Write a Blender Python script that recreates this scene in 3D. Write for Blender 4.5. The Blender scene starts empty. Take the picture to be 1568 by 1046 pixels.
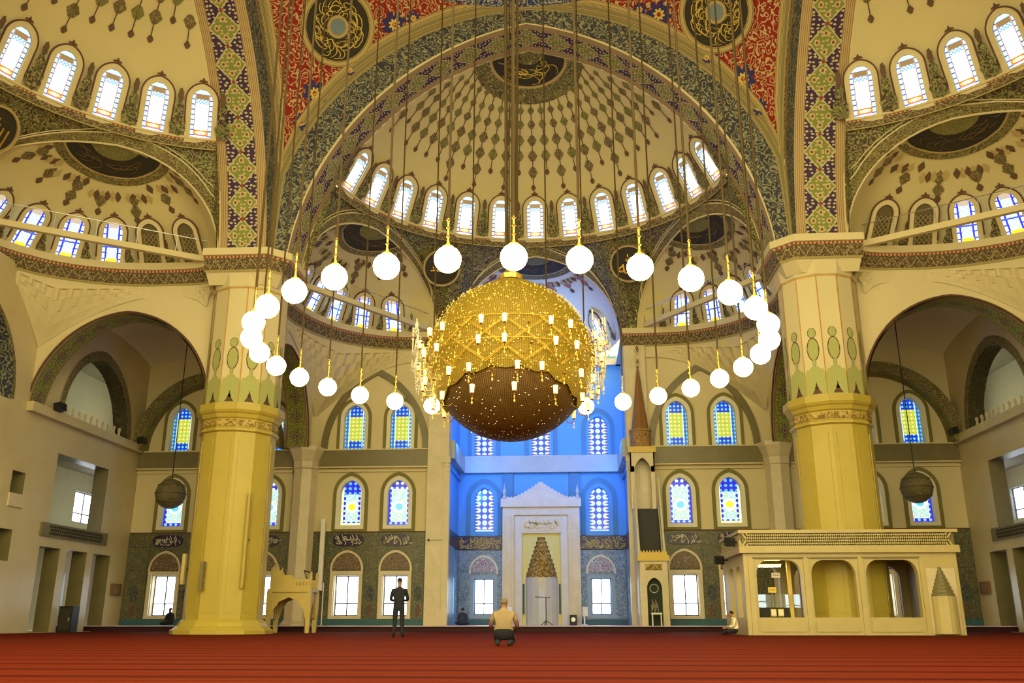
import bpy, bmesh, math, random
from math import sin, cos, pi, sqrt, atan2, radians
from mathutils import Vector, Matrix
from mathutils.bvhtree import BVHTree
from mathutils.geometry import tessellate_polygon

random.seed(7)
SC = bpy.context.scene
COL = SC.collection

# ------------------------------------------------------------------ camera, light, exposure
cam = bpy.data.cameras.new('camera')
cam.sensor_width = 36.0
cam.lens = 1385.0 / 1568.0 * 36.0
cam.clip_end = 300
cam_ob = bpy.data.objects.new('camera', cam)
COL.objects.link(cam_ob)
cam_ob.location = (1.56, -25.1, 0.5)
cam_ob.rotation_euler = (radians(90 + 17.17), 0, radians(3.5))
SC.camera = cam_ob

world = bpy.data.worlds.new('world')
SC.world = world
world.use_nodes = True
world.node_tree.nodes['Background'].inputs[0].default_value = (1.0, 0.87, 0.43, 1)
world.node_tree.nodes['Background'].inputs[1].default_value = 4.0

GLOBE_POWER = 27.0
GLOBE_COL = (1.0, 0.84, 0.34)
BLUE_POWER = 300.0

vs = SC.view_settings
vs.view_transform = 'Standard'
vs.look = 'None'
vs.exposure = 0.14
vs.gamma = 1.0
SC.cycles.max_bounces = 6
SC.cycles.diffuse_bounces = 4
SC.cycles.glossy_bounces = 3
SC.cycles.transmission_bounces = 4
SC.cycles.sample_clamp_indirect = 4.0
SC.cycles.caustics_reflective = False
SC.cycles.caustics_refractive = False


def area_light(name, loc, target, size, power, col, size_y=None, spread=None):
    l = bpy.data.lights.new(name, 'AREA')
    l.energy = power
    l.color = col
    l.size = size
    if size_y:
        l.shape = 'RECTANGLE'
        l.size_y = size_y
    if spread:
        l.spread = spread
    o = bpy.data.objects.new(name, l)
    COL.objects.link(o)
    o.location = loc
    o.rotation_euler = (Vector(target) - Vector(loc)).to_track_quat('-Z', 'Y').to_euler()
    return o


# the blue LED floods that wash the prayer-niche recess (they sit on the two jambs)
BLUE = (0.0, 0.15, 1.0)
for sx in (-1, 1):
    area_light('blue_flood', (sx * 4.3, 24.0, 9.8), (-sx * 1.5, 29.2, 12.5), 0.5, BLUE_POWER * 1.5, BLUE)
    area_light('blue_flood', (sx * 4.3, 24.0, 8.3), (-sx * 1.5, 29.2, 5.0), 0.5, BLUE_POWER * .55, (0.0, 0.22, 1.0))
area_light('blue_flood', (0, 24.2, 15.0), (0, 29.0, 17.5), 0.5, BLUE_POWER * .4, (0.3, 0.6, 1.0))

# ------------------------------------------------------------------ node helpers


class V:
    """a node socket with arithmetic"""
    def __init__(s, g, sock): s.g, s.k = g, sock
    def _m(s, op, *a, clamp=False):
        n = s.g.nt.nodes.new('ShaderNodeMath'); n.operation = op; n.use_clamp = clamp
        for i, x in enumerate((s,) + a):
            if isinstance(x, V): s.g.nt.links.new(x.k, n.inputs[i])
            else: n.inputs[i].default_value = x
        return V(s.g, n.outputs[0])
    def __add__(s, o): return s._m('ADD', o)
    def __sub__(s, o): return s._m('SUBTRACT', o)
    def __mul__(s, o): return s._m('MULTIPLY', o)
    def __truediv__(s, o): return s._m('DIVIDE', o)
    def abs(s): return s._m('ABSOLUTE')
    def frac(s): return s._m('FRACT')
    def floor(s): return s._m('FLOOR')
    def lt(s, o): return s._m('LESS_THAN', o)
    def gt(s, o): return s._m('GREATER_THAN', o)
    def min(s, o): return s._m('MINIMUM', o)
    def max(s, o): return s._m('MAXIMUM', o)
    def sin(s): return s._m('SINE')
    def sqrt(s): return s._m('SQRT')
    def mod(s, o): return s._m('MODULO', o)
    def inv(s): return (s * -1.0) + 1.0


class G:
    def __init__(s, name):
        s.m = bpy.data.materials.new(name); s.m.use_nodes = True; s.nt = s.m.node_tree
        s.bsdf = s.nt.nodes['Principled BSDF']; s.tc = None
    def coord(s, which='UV'):
        if s.tc is None: s.tc = s.nt.nodes.new('ShaderNodeTexCoord')
        return s.tc.outputs[which]
    def uv(s, which='UV'):
        n = s.nt.nodes.new('ShaderNodeSeparateXYZ'); s.nt.links.new(s.coord(which), n.inputs[0])
        return V(s, n.outputs[0]), V(s, n.outputs[1]), V(s, n.outputs[2])
    def vec(s, x, y, z=0.0):
        n = s.nt.nodes.new('ShaderNodeCombineXYZ')
        for i, q in enumerate((x, y, z)):
            if isinstance(q, V): s.nt.links.new(q.k, n.inputs[i])
            else: n.inputs[i].default_value = q
        return n.outputs[0]
    def noise(s, vec, scale, detail=3.0, rough=.55):
        n = s.nt.nodes.new('ShaderNodeTexNoise'); n.inputs['Scale'].default_value = scale
        n.inputs['Detail'].default_value = detail; n.inputs['Roughness'].default_value = rough
        s.nt.links.new(vec, n.inputs['Vector']); return V(s, n.outputs[0])
    def noisecol(s, vec, scale):
        n = s.nt.nodes.new('ShaderNodeTexNoise'); n.inputs['Scale'].default_value = scale
        s.nt.links.new(vec, n.inputs['Vector']); return n.outputs[1]
    def voro(s, vec, scale, feature='F1', rnd=1.0, dim='2D'):
        n = s.nt.nodes.new('ShaderNodeTexVoronoi'); n.feature = feature; n.voronoi_dimensions = dim
        n.inputs['Scale'].default_value = scale; n.inputs['Randomness'].default_value = rnd
        s.nt.links.new(vec, n.inputs['Vector']); return n
    def mix(s, f, a, b):
        n = s.nt.nodes.new('ShaderNodeMix'); n.data_type = 'RGBA'
        for i, x in ((0, f), (6, a), (7, b)):
            if isinstance(x, V): s.nt.links.new(x.k, n.inputs[i])
            elif hasattr(x, 'is_output'): s.nt.links.new(x, n.inputs[i])
            elif i == 0: n.inputs[0].default_value = x
            else: n.inputs[i].default_value = (*x, 1)
        return n.outputs[2]
    def warp(s, vec, scale, amt):
        n = s.nt.nodes.new('ShaderNodeVectorMath'); n.operation = 'MULTIPLY_ADD'
        s.nt.links.new(s.noisecol(vec, scale), n.inputs[0])
        n.inputs[1].default_value = (amt, amt, amt); s.nt.links.new(vec, n.inputs[2]); return n.outputs[0]
    def base(s, c):
        if hasattr(c, 'is_output'): s.nt.links.new(c, s.bsdf.inputs['Base Color'])
        else: s.bsdf.inputs['Base Color'].default_value = (*c, 1)
    def emit(s, c, st):
        if hasattr(c, 'is_output'): s.nt.links.new(c, s.bsdf.inputs['Emission Color'])
        else: s.bsdf.inputs['Emission Color'].default_value = (*c, 1)
        if isinstance(st, V): s.nt.links.new(st.k, s.bsdf.inputs['Emission Strength'])
        else: s.bsdf.inputs['Emission Strength'].default_value = st
    def bump(s, h, strength=.3, dist=.05):
        n = s.nt.nodes.new('ShaderNodeBump'); n.inputs['Strength'].default_value = strength
        n.inputs['Distance'].default_value = dist; s.nt.links.new(h.k, n.inputs['Height'])
        s.nt.links.new(n.outputs[0], s.bsdf.inputs['Normal'])
    def done(s, rough=.6, metal=0., spec=.3, alpha=None, trans=None):
        b = s.bsdf.inputs
        b['Roughness'].default_value = rough; b['Metallic'].default_value = metal; b['Specular IOR Level'].default_value = spec
        if trans: b['Transmission Weight'].default_value = trans
        return s.m


def srgb(r, g, b):
    f = lambda c: (c / 255 / 12.92) if c / 255 <= .04045 else ((c / 255 + .055) / 1.055) ** 2.4
    return (f(r), f(g), f(b))


def plain(name, c, rough=.6, metal=0., spec=.3, var=.12, scale=3.0, bump=0.):
    g = G(name); n = g.noise(g.coord('Object'), scale, 4.)
    dark = tuple(x * (1 - var) for x in c); lite = tuple(min(1, x * (1 + var)) for x in c)
    g.base(g.mix(n, dark, lite))
    if bump: g.bump(g.noise(g.coord('Object'), scale * 6, 3.), bump, .02)
    return g.done(rough, metal, spec)


def emissive(name, c, st):
    g = G(name); g.base((.8, .8, .8)); g.emit(c, st); return g.done(.5)


def arabesque(name, ground, c1, c2, line, scale=3.0, lw=.045, which='UV', rough=.65):
    """painted scrollwork: warped cells in three colours with pale outlines"""
    g = G(name); co = g.coord(which); dm = '3D' if which == 'Object' else '2D'
    n = g.noise(co, scale * .50, 1.5, .5); ph = (n * 7.0).frac() - .5          # vines = contour lines of a soft field
    n2 = g.noise(co, scale * .33, 1.0, .5)
    v = g.voro(co, scale * .9, 'F1', .9, dm); d = V(g, v.outputs['Distance'])
    col = g.mix(n2.gt(.5), ground, c1)
    col = g.mix(ph.abs().gt(.36), col, c2)
    col = g.mix(ph.abs().lt(.06 + lw * 1.6), col, line)
    col = g.mix(d.lt(.20), col, line); col = g.mix(d.lt(.11), col, c2)
    g.base(col); return g.done(rough)


CREAM = (0.60, 0.50, 0.29)
M = {}
M['plaster'] = plain('plaster', (.60, .51, .30), .75, var=.07, scale=.5)
M['plaster_dome'] = plain('plaster_dome', (.58, .49, .25), .75, var=.06, scale=.4)
M['plaster_pale'] = plain('plaster_pale', (.70, .66, .54), .75, var=.08, scale=.5)


def marble(name, c1, c2, scale=1.2):
    g = G(name); vec = g.warp(g.coord('Object'), 1.1, 1.2)
    n = g.noise(vec, scale, 6., .65); g.base(g.mix(n, c1, c2)); return g.done(.35, spec=.4)


M['marble'] = marble('marble', (.42, .35, .21), (.70, .60, .40))
M['marble_pier'] = marble('marble_pier', (.38, .285, .040), (.48, .375, .070), .8)
M['marble_white'] = marble('marble_white', (.44, .42, .33), (.60, .57, .46), 2.0)
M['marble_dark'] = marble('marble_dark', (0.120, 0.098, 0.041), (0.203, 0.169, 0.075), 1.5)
M['stone_wall'] = marble('stone_wall', (0.389, 0.308, 0.151), (0.626, 0.529, 0.313), .45)
M['frame_green'] = plain('frame_green', (0.176, 0.152, 0.036), .6, var=.15, scale=4)
M['teal'] = plain('teal', (.03, .10, .12), .5)
M['outline'] = plain('outline', (.11, .05, .03), .7)
M['gold'] = plain('gold', (.80, .55, .12), .25, metal=.9, var=.1)
M['gold_paint'] = plain('gold_paint', (.62, .45, .10), .5)
M['black'] = plain('black', (.012, .011, .010), .5)
M['black_panel'] = plain('black_panel', (.03, .025, .015), .6)
M['wood'] = plain('wood', (.20, .085, .03), .5, var=.3, scale=6)
M['white_paint'] = plain('white_paint', (.75, .72, .66), .5)
M['steel'] = plain('steel', (.45, .45, .43), .35, metal=.7)
M['orn_brown'] = arabesque('orn_brown', (0.098, 0.056, 0.034), (0.150, 0.098, 0.038), (0.120, 0.120, 0.038), (0.315, 0.247, 0.112), 9., .03, 'Object')
M['orn_green'] = arabesque('orn_green', (0.136, 0.120, 0.032), (0.192, 0.152, 0.048), (0.160, 0.192, 0.048), (0.288, 0.232, 0.096), 9., .02, 'Object')
M['orn_dark'] = plain('orn_dark', (0.119, 0.070, 0.038), .7, var=.3, scale=20)
M['orn_red'] = plain('orn_red', (.42, .16, .12), .7)
M['orn_blue'] = plain('orn_blue', (.16, .22, .27), .7)
M['faint_script'] = plain('faint_script', (.15, .09, .03), .6)
M['red_ara'] = arabesque('red_arabesque', (.24, .010, .007), (.27, .014, .009), (.26, .012, .008), (.50, .38, .17), 4.4, .055, 'Object')
M['green_ara'] = arabesque('green_arabesque', (.11, .095, .03), (.12, .145, .032), (.055, .03, .03), (.29, .24, .11), 6.2, .04, 'Object')
M['band_ara'] = arabesque('band_arabesque', (.145, .12, .04), (.165, .145, .045), (.085, .06, .025), (.27, .22, .09), 8., .04, 'Object')
M['teal_ara'] = arabesque('teal_arabesque', (.045, .055, .055), (.085, .105, .085), (.035, .03, .065), (.28, .255, .15), 4.8, .05, 'Object')
M['tile_ara'] = arabesque('tile_arabesque', (0.072, 0.074, 0.030), (0.105, 0.091, 0.033), (0.055, 0.066, 0.055), (0.165, 0.143, 0.072), 7.5, .03, 'Object', .35)
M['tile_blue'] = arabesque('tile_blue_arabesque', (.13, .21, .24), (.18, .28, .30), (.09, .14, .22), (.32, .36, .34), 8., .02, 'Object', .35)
M['lunette'] = arabesque('lunette_tiles', (0.042, 0.025, 0.035), (0.063, 0.035, 0.042), (0.182, 0.084, 0.028), (0.238, 0.196, 0.105), 9., .05, 'Object', .4)
M['lunette_blue'] = arabesque('lunette_blue_tiles', (.10, .16, .24), (.06, .09, .22), (.45, .22, .16), (.48, .50, .48), 9., .05, 'Object', .4)
M['plaque'] = plain('plaque', (.022, .014, .05), .3)
M['capital_orn'] = arabesque('capital_ornament', (0.270, 0.165, 0.022), (0.360, 0.232, 0.038), (0.180, 0.112, 0.022), (0.465, 0.345, 0.120), 5., .06, 'Object')


def cornice_mat():
    g = G('cornice_pattern'); u, v, _ = g.uv()
    n = g.noise(g.vec(u, v * .65), 4.6, 1.5, .5); ph = ((n * 7.0).frac() - .5).abs()
    w = g.voro(g.vec(u, v * .65), 5.0, 'F1', .6); d = V(g, w.outputs['Distance'])
    col = g.mix(ph.gt(.34), (.050, .026, .022), (.105, .075, .03))
    col = g.mix(ph.lt(.11), col, (.30, .235, .10)); col = g.mix(d.lt(.15), col, (.33, .26, .12))
    wav = ((u * 1.9).frac() - .5).abs() * 1.1 + .18
    col = g.mix((v - wav).abs().lt(.035), col, (.34, .27, .12))
    top = v.gt(.86)
    tri = ((u * 6.0).frac() - .5).abs() * 2.0
    col = g.mix(top, col, (.50, .38, .20))
    col = g.mix(top * tri.lt(.55), col, (.30, .05, .03))
    col = g.mix(v.lt(.12), col, (.34, .28, .10))
    g.base(col); return g.done(.7)


M['cornice'] = cornice_mat()


def diamond_mat(name, purple, green, pale, red, border):
    """soffit band: big green lozenges on purple, striped borders; u 0..1 across, v in band widths"""
    g = G(name); u, v, _ = g.uv()
    x = (u - .5).abs() * 2.0
    inner = x.lt(.62); xx = x / .62
    y = (v.frac() - .5).abs() * 2.0
    d = xx + y
    # fine scrolls
    vec = g.warp(g.vec(u * 1.0, v), 9., .06)
    w = g.voro(vec, 9., 'F1', .5); wd = V(g, w.outputs['Distance'])
    col = g.mix(wd.lt(.26), purple, pale)
    ing = g.mix(wd.lt(.24), green, pale)
    # four little blossoms in a lozenge
    b = ((xx - .5) * (xx - .5) + y * y).sqrt().min((xx * xx + (y - .5) * (y - .5)).sqrt())
    ing = g.mix(b.lt(.17), ing, pale); ing = g.mix(b.lt(.09), ing, red)
    col = g.mix(d.lt(1.0), col, ing)
    col = g.mix((d - 1.0).abs().lt(.055), col, pale)
    k = (xx * xx + (y - 1.0) * (y - 1.0)).sqrt()
    col = g.mix(k.lt(.12), col, red)
    st = ((x * 13.0).frac() - .5).abs() * 2.0
    bor = g.mix(st.lt(.35), border, (.26, .12, .07))
    bor = g.mix(((v * 14.0).frac() * 1.0).lt(.0), bor, border)
    col = g.mix(inner, bor, col)
    g.base(col); return g.done(.65)


M['soffit_side'] = diamond_mat('soffit_lozenges', (.045, .02, .075), (.20, .22, .05), (.50, .42, .22), (.24, .05, .03), (.44, .34, .15))
M['soffit_front'] = M['soffit_side']


def green_soffit():
    g = G('arch_soffit_green'); u, v, _ = g.uv()
    x = (u - .5).abs() * 2.0
    y = (v * .9).frac() - .5
    vec = g.warp(g.vec(u, v), 7., .05); w = g.voro(vec, 7., 'F1', .6)
    gr = g.mix(V(g, w.outputs['Distance']).lt(.3), (.14, .15, .03), (.25, .27, .06))
    col = gr
    for cx, cy in ((0., 0.), (.34, 0.), (0., .16), (0., -.16), (0., .29), (0., -.29)):
        r = ((x - cx) * (x - cx) * .55 + (y - cy) * (y - cy) * 1.6).sqrt()
        col = g.mix(r.lt(.15), col, (.05, .022, .03)); col = g.mix((r - .09).abs().lt(.018), col, (.38, .30, .14))
    col = g.mix(x.gt(.84), col, (.28, .16, .08)); col = g.mix((x - .92).abs().lt(.03), col, (.12, .05, .03))
    g.base(col); return g.done(.65)


M['soffit_green'] = green_soffit()


def stripes_mat(name, cols, n=7.0, axis=0):
    g = G(name); u, v, _ = g.uv(); t = (u if axis == 0 else v)
    s = ((t * n).frac() - .5).abs() * 2.0
    col = g.mix(s.lt(.30), cols[0], cols[1]); col = g.mix((t - .5).abs().lt(.14), col, cols[2])
    g.base(col); return g.done(.65)


M['moulding'] = stripes_mat('painted_moulding', ((.42, .32, .13), (.12, .07, .04), (.20, .19, .09)), 5.)
M['ring'] = stripes_mat('ring_border', ((.45, .34, .14), (.14, .08, .04), (.45, .34, .14)), 3.)


def carpet_mat():
    g = G('carpet'); x, y, _ = g.uv('Object')
    row = ((y * .80).frac() - .5).abs() * 2.0
    n = g.noise(g.vec(x * .5, y * 6.), 3., 4.)
    n2 = g.noise(g.vec(x * 9., y * 30.), 3., 2.)
    col = g.mix(n, (.048, .003, .0025), (.125, .0095, .003))
    col = g.mix(n2 * .5, col, (.16, .026, .005))
    col = g.mix(row.gt(.90), col, (.025, .004, .006))
    col = g.mix((row - .74).abs().lt(.035), col, (.045, .006, .006))
    col = g.mix((row - .35).abs().lt(.02), col, (.19, .05, .012))
    g.base(col); g.bump(n2, .4, .01)
    g.bsdf.inputs['Sheen Weight'].default_value = 0.
    g.bsdf.inputs['Sheen Tint'].default_value = (.9, .35, .6, 1)
    return g.done(.8, spec=.015)


M['carpet'] = carpet_mat()
M['step_front'] = plain('step_front', (.035, .006, .010), .7)
M['step_edge'] = plain('step_edge', (.62, .42, .52), .4)


# ---- glass
def pane_mat(name, kind):
    g = G(name); u, v, _ = g.uv(); x = (u - .5).abs() * 2.0
    W = (1., 1., 1.)
    n = g.noise(g.vec(u * 3., v * 6.), 4., 2.)
    if kind == 'dome':
        ev = ((v * 9.5).frac() - .5).abs() * 2.0
        edge = x.max((v.inv() - .0) * 0.0 + .0)
        bd = x.gt(.70)._m('ADD', v.lt(.055))._m('ADD', v.gt(.90), clamp=True)
        col = g.mix(n, (.80, .92, 1.0), (1., 1., 1.))
        lat = (((u * 6. + v * 14.).frac() - .5).abs() * 2.).lt(.28).max((((u * 6. - v * 14.).frac() - .5).abs() * 2.).lt(.28))
        col = g.mix(lat * v.gt(.70), col, (.10, .45, .80))
        col = g.mix(v.gt(.80) * x.lt(.6), col, (.30, .17, .05))
        col = g.mix((x - .66).abs().lt(.05), col, (.55, .25, .12))
        rb = v.lt(.17) * v.gt(.055) * x.lt(.62)
        col = g.mix(rb, col, (.75, .07, .01))
        rr = (x * x * 2.2 + (v - .11) * (v - .11) * 700.).sqrt()
        col = g.mix(rr.lt(.85), col, (1., .72, .12)); col = g.mix(rr.lt(.5), col, (1., 1., .8))
        bc = g.mix(ev.lt(.22), (.66, .92, .98), (.05, .06, .45))
        col = g.mix(bd, col, bc)
        st = (v.lt(.70) * x.lt(.6)) * 2.0 + 1.15
    elif kind == 'exedra':
        lat = (((u * 4. + v * 9.).frac() - .5).abs() * 2.).lt(.22).max((((u * 4. - v * 9.).frac() - .5).abs() * 2.).lt(.22))
        col = g.mix(lat, (.88, .97, 1.), (.30, .60, .90))
        col = g.mix((x - .62).abs().lt(.10), col, (.02, .02, .62))
        ev = ((v * 7.).frac() - .5).abs() * 2.
        col = g.mix(x.gt(.72) * ev.lt(.8), col, (.62, .86, .98)); col = g.mix(x.gt(.72) * ev.gt(.8), col, (.02, .02, .55))
        col = g.mix((v - .42).abs().lt(.02), col, (.05, .08, .5))
        col = g.mix(v.lt(.16) * x.lt(.6), col, (.95, .62, .02)); col = g.mix(v.lt(.05), col, (.35, .04, .05))
        col = g.mix(v.gt(.86) * x.lt(.5), col, (.45, .36, .26))
        st = 1.5
    elif kind == 'upper':
        cx = (u * 5.5).frac() - .5; cy = (v * 11.5).frac() - .5
        r = (cx * cx + cy * cy).sqrt()
        mid = g.mix(n.gt(.5), (.62, .62, .06), (.30, .62, .10)); mid = g.mix(n.gt(.62), mid, (.80, .32, .03))
        mid = g.mix((r - .2).abs().lt(.12), mid, (.95, .80, .10)); mid = g.mix(r.lt(.14), mid, (.90, .95, .55))
        blu = g.mix(r.lt(.33), (.0, .03, .55), (.05, .45, .85)); blu = g.mix(r.lt(.16), blu, (.55, .85, 1.))
        col = g.mix(v.gt(.22) * v.lt(.76), blu, mid)
        col = g.mix((x - .66).abs().lt(.05) * v.gt(.08), col, (.75, .90, .75))
        bd = x.gt(.70)._m('ADD', v.lt(.07), clamp=True)
        bc = g.mix(r.lt(.38), (.01, .12, .50), (.05, .50, .75)); bc = g.mix(r.lt(.2), bc, (.45, .85, .98))
        col = g.mix(bd, col, bc)
        st = 1.0
    elif kind in ('lower_a', 'lower_b'):
        cx = (u * 4.).frac() - .5; cy = (v * 9.).frac() - .5
        r = (cx * cx + cy * cy).sqrt()
        c1 = g.mix(n.gt(.5), (.85, .97, .95), (.10, .68, .66)); c1 = g.mix(n.gt(.62), c1, (.95, .80, .08)); c1 = g.mix(n.lt(.38), c1, (.80, .25, .02))
        ce = (x * x + (v - .42) * (v - .42) * 22.).sqrt()
        c1 = g.mix(ce.lt(.62), c1, (.85, .95, .80))
        if kind == 'lower_a':
            c1 = g.mix(ce.lt(.34), c1, (1., .85, .02))
            col = g.mix(x.gt(.58)._m('ADD', v.lt(.12), clamp=True), c1, g.mix(r.lt(.36), (.55, .75, .95), (.01, .01, .62)))
            col = g.mix(v.gt(.70), col, g.mix(r.lt(.3), (.01, .01, .62), (.10, .50, .90)))
            col = g.mix(x.gt(.80)._m('ADD', v.lt(.06), clamp=True), col, g.mix(n.gt(.5), (.80, .95, .10), (.95, 1., .80)))
        else:
            c1 = g.mix(ce.lt(.36), c1, (.12, .62, .85))
            col = g.mix(x.gt(.66)._m('ADD', v.lt(.10), clamp=True), c1, (.93, .97, .90))
            col = g.mix(x.gt(.72)._m('ADD', v.lt(.09), clamp=True), col, g.mix(r.lt(.26), (.01, .01, .60), (.25, .60, .95)))
            col = g.mix(v.gt(.82), col, g.mix(r.lt(.3), (.01, .02, .55), (.70, .85, .95)))
        st = 1.15
    elif kind == 'niche':
        cx = (u * 3.).frac() - .5; cy = (v * 7.).frac() - .5
        r = (cx * cx + cy * cy).sqrt()
        col = g.mix(r.lt(.40), (.01, .02, .60), (.25, .85, .95)); col = g.mix(r.lt(.30), col, (.85, 1., 1.)); col = g.mix((r.lt(.16)) * n.gt(.55), col, (.05, .25, .75))
        ev = ((v * 14.).frac() - .5).abs() * 2.
        col = g.mix(x.gt(.80)._m('ADD', v.lt(.07), clamp=True), col, g.mix(ev.lt(.4), (.01, .01, .50), (.35, .70, 1.)))
        col = g.mix((x - .74).abs().lt(.05) * ev.gt(.5), col, (.65, .03, .20))
        st = 1.05
    elif kind == 'blind':
        lat = (((u * 4. + v * 8.).frac() - .5).abs() * 2.).lt(.25).max((((u * 4. - v * 8.).frac() - .5).abs() * 2.).lt(.25))
        col = g.mix(lat, (.07, .05, .02), (.26, .20, .09)); col = g.mix((x - .75).abs().lt(.06), col, (.24, .18, .08))
        col = g.mix(v.gt(.75), col, (.12, .09, .04))
        g.base(col); return g.done(.4)
    else:  # clear daylight
        col = g.mix(n, (.72, .86, 1.), (.85, .94, 1.)); st = 5.0
        col = g.mix(v.lt(.10) * n.gt(.55), col, (.55, .65, .70))
    g.base((.05, .05, .05)); g.emit(col, st); g.m.cycles.emission_sampling = 'NONE' if kind != 'clear' else 'FRONT'
    return g.done(.15)


for k in ('dome', 'exedra', 'upper', 'lower_a', 'lower_b', 'niche', 'blind', 'clear'):
    M['pane_' + k] = pane_mat('pane_' + k, k)

# ------------------------------------------------------------------ mesh helpers


class MB:
    def __init__(s, T=None): s.v, s.f, s.uv, s.mi, s.T = [], [], [], [], T
    def p(s, q):
        q = Vector(q)
        if s.T is not None: q = s.T @ q
        s.v.append(q); return len(s.v) - 1
    def face(s, ids, uvs=None, m=0):
        s.f.append(tuple(ids)); s.uv.append(uvs or [(0, 0)] * len(ids)); s.mi.append(m)
    def poly(s, pts, uvs=None, m=0): s.face([s.p(q) for q in pts], uvs, m)
    def grid(s, rows, uvs=None, m=0, flip=False):
        ids = [[s.p(q) for q in r] for r in rows]
        for i in range(len(rows) - 1):
            for j in range(len(rows[0]) - 1):
                q = [(i, j), (i, j + 1), (i + 1, j + 1), (i + 1, j)]
                if flip: q.reverse()
                s.face([ids[a][b] for a, b in q], [uvs[a][b] for a, b in q] if uvs else None, m)
    def box(s, x0, x1, y0, y1, z0, z1, m=0):
        c = [s.p((x, y, z)) for z in (z0, z1) for y in (y0, y1) for x in (x0, x1)]
        for q in ((0, 2, 3, 1), (4, 5, 7, 6), (0, 1, 5, 4), (2, 6, 7, 3), (0, 4, 6, 2), (1, 3, 7, 5)):
            s.face([c[i] for i in q], [(0, 0), (1, 0), (1, 1), (0, 1)], m)
    def obox(s, c, ax, ay, az, m=0):
        c, ax, ay, az = map(Vector, (c, ax, ay, az))
        k = [s.p(c + ax * i + ay * j + az * l) for l in (-1, 1) for j in (-1, 1) for i in (-1, 1)]
        for q in ((0, 2, 3, 1), (4, 5, 7, 6), (0, 1, 5, 4), (2, 6, 7, 3), (0, 4, 6, 2), (1, 3, 7, 5)):
            s.face([k[i] for i in q], None, m)
    def tube(s, a, b, r, n=8, r2=None, m=0, caps=True):
        a, b = Vector(a), Vector(b); d = (b - a).normalized(); r2 = r if r2 is None else r2
        u = d.orthogonal().normalized(); w = d.cross(u)
        A = [s.p(a + (u * cos(2 * pi * i / n) + w * sin(2 * pi * i / n)) * r) for i in range(n)]
        B = [s.p(b + (u * cos(2 * pi * i / n) + w * sin(2 * pi * i / n)) * r2) for i in range(n)]
        for i in range(n): s.face([A[i], A[(i + 1) % n], B[(i + 1) % n], B[i]], None, m)
        if caps: s.face(A[::-1], None, m); s.face(B, None, m)
    def path(s, pts, r, n=6, m=0):
        for a, b in zip(pts, pts[1:]): s.tube(a, b, r, n, None, m, False)
    def lathe(s, prof, n=24, c=(0, 0, 0), m=0, a0=0., a1=2 * pi, uvs=None):
        full = abs(a1 - a0 - 2 * pi) < 1e-6; k = n if full else n + 1
        rows = [[s.p((c[0] + r * cos(a0 + (a1 - a0) * i / n), c[1] + r * sin(a0 + (a1 - a0) * i / n), c[2] + z)) for i in range(k)] for r, z in prof]
        for i in range(len(prof) - 1):
            for j in range(n):
                jj = (j + 1) % k
                s.face([rows[i][j], rows[i][jj], rows[i + 1][jj], rows[i + 1][j]],
                       [(j / n, i / (len(prof) - 1)), ((j + 1) / n, i / (len(prof) - 1)), ((j + 1) / n, (i + 1) / (len(prof) - 1)), (j / n, (i + 1) / (len(prof) - 1))], m)
    def shape(s, outer, holes, fmap, depth=0., m=0, mr=None, back=False, uvs=1.):
        """planar polygon with holes; fmap(a,b,d)->xyz, d inwards; reveals of given depth round every hole and the rim"""
        loops = [outer] + list(holes)
        flat = [q for l in loops for q in l]
        tris = tessellate_polygon([[Vector((a, b, 0)) for a, b in l] for l in loops])
        ids = [s.p(fmap(a, b, 0.)) for a, b in flat]
        for t in tris: s.face([ids[i] for i in t], [(flat[i][0] * uvs, flat[i][1] * uvs) for i in t], m)
        if depth:
            ids2 = [s.p(fmap(a, b, depth)) for a, b in flat]; o = 0
            for l in loops:
                k = len(l)
                for i in range(k):
                    j = (i + 1) % k
                    s.face([ids[o + i], ids[o + j], ids2[o + j], ids2[o + i]], [(0, 0), (1, 0), (1, 1), (0, 1)], m if mr is None else mr)
                o += k
            if back:
                for t in tris: s.face([ids2[i] for i in t][::-1], None, m)
    def build(s, name, mats, parent=None, smooth=False, kind=None, label=None, cat=None, group=None, origin=None):
        me = bpy.data.meshes.new(name)
        o0 = Vector(origin) if origin is not None else Vector((0, 0, 0))
        me.from_pydata([tuple(q - o0) for q in s.v], [], s.f)
        mats = mats if isinstance(mats, (list, tuple)) else [mats]
        for q in mats: me.materials.append(M[q] if isinstance(q, str) else q)
        if len(mats) > 1: me.polygons.foreach_set('material_index', s.mi)
        uvl = me.uv_layers.new(name='UVMap')
        uvl.data.foreach_set('uv', [c for f in s.uv for q in f for c in q])
        bm = bmesh.new(); bm.from_mesh(me); bmesh.ops.remove_doubles(bm, verts=bm.verts, dist=1e-5)
        bmesh.ops.recalc_face_normals(bm, faces=bm.faces)
        if smooth:
            for f in bm.faces: f.smooth = True
        bm.to_mesh(me); bm.free()
        return link(name, me, parent, kind, label, cat, group, o0)


def link(name, me, parent=None, kind=None, label=None, cat=None, group=None, loc=(0, 0, 0)):
    o = bpy.data.objects.new(name, me); COL.objects.link(o)
    if parent is not None:
        o.parent = parent; o.location = Vector(loc) - pworld(parent)
    else: o.location = loc
    tag(o, kind, label, cat, group)
    return o


def pworld(p):
    q = Vector((0, 0, 0))
    while p is not None: q = q + p.location; p = p.parent
    return q


def tag(o, kind=None, label=None, cat=None, group=None):
    if kind: o['kind'] = kind
    if label: o['label'] = label
    if cat: o['category'] = cat
    if group: o['group'] = group


def empty(name, loc, label=None, cat=None, kind=None, group=None):
    o = bpy.data.objects.new(name, None); COL.objects.link(o); o.location = loc; o.empty_display_size = .2
    tag(o, kind, label, cat, group); return o


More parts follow.
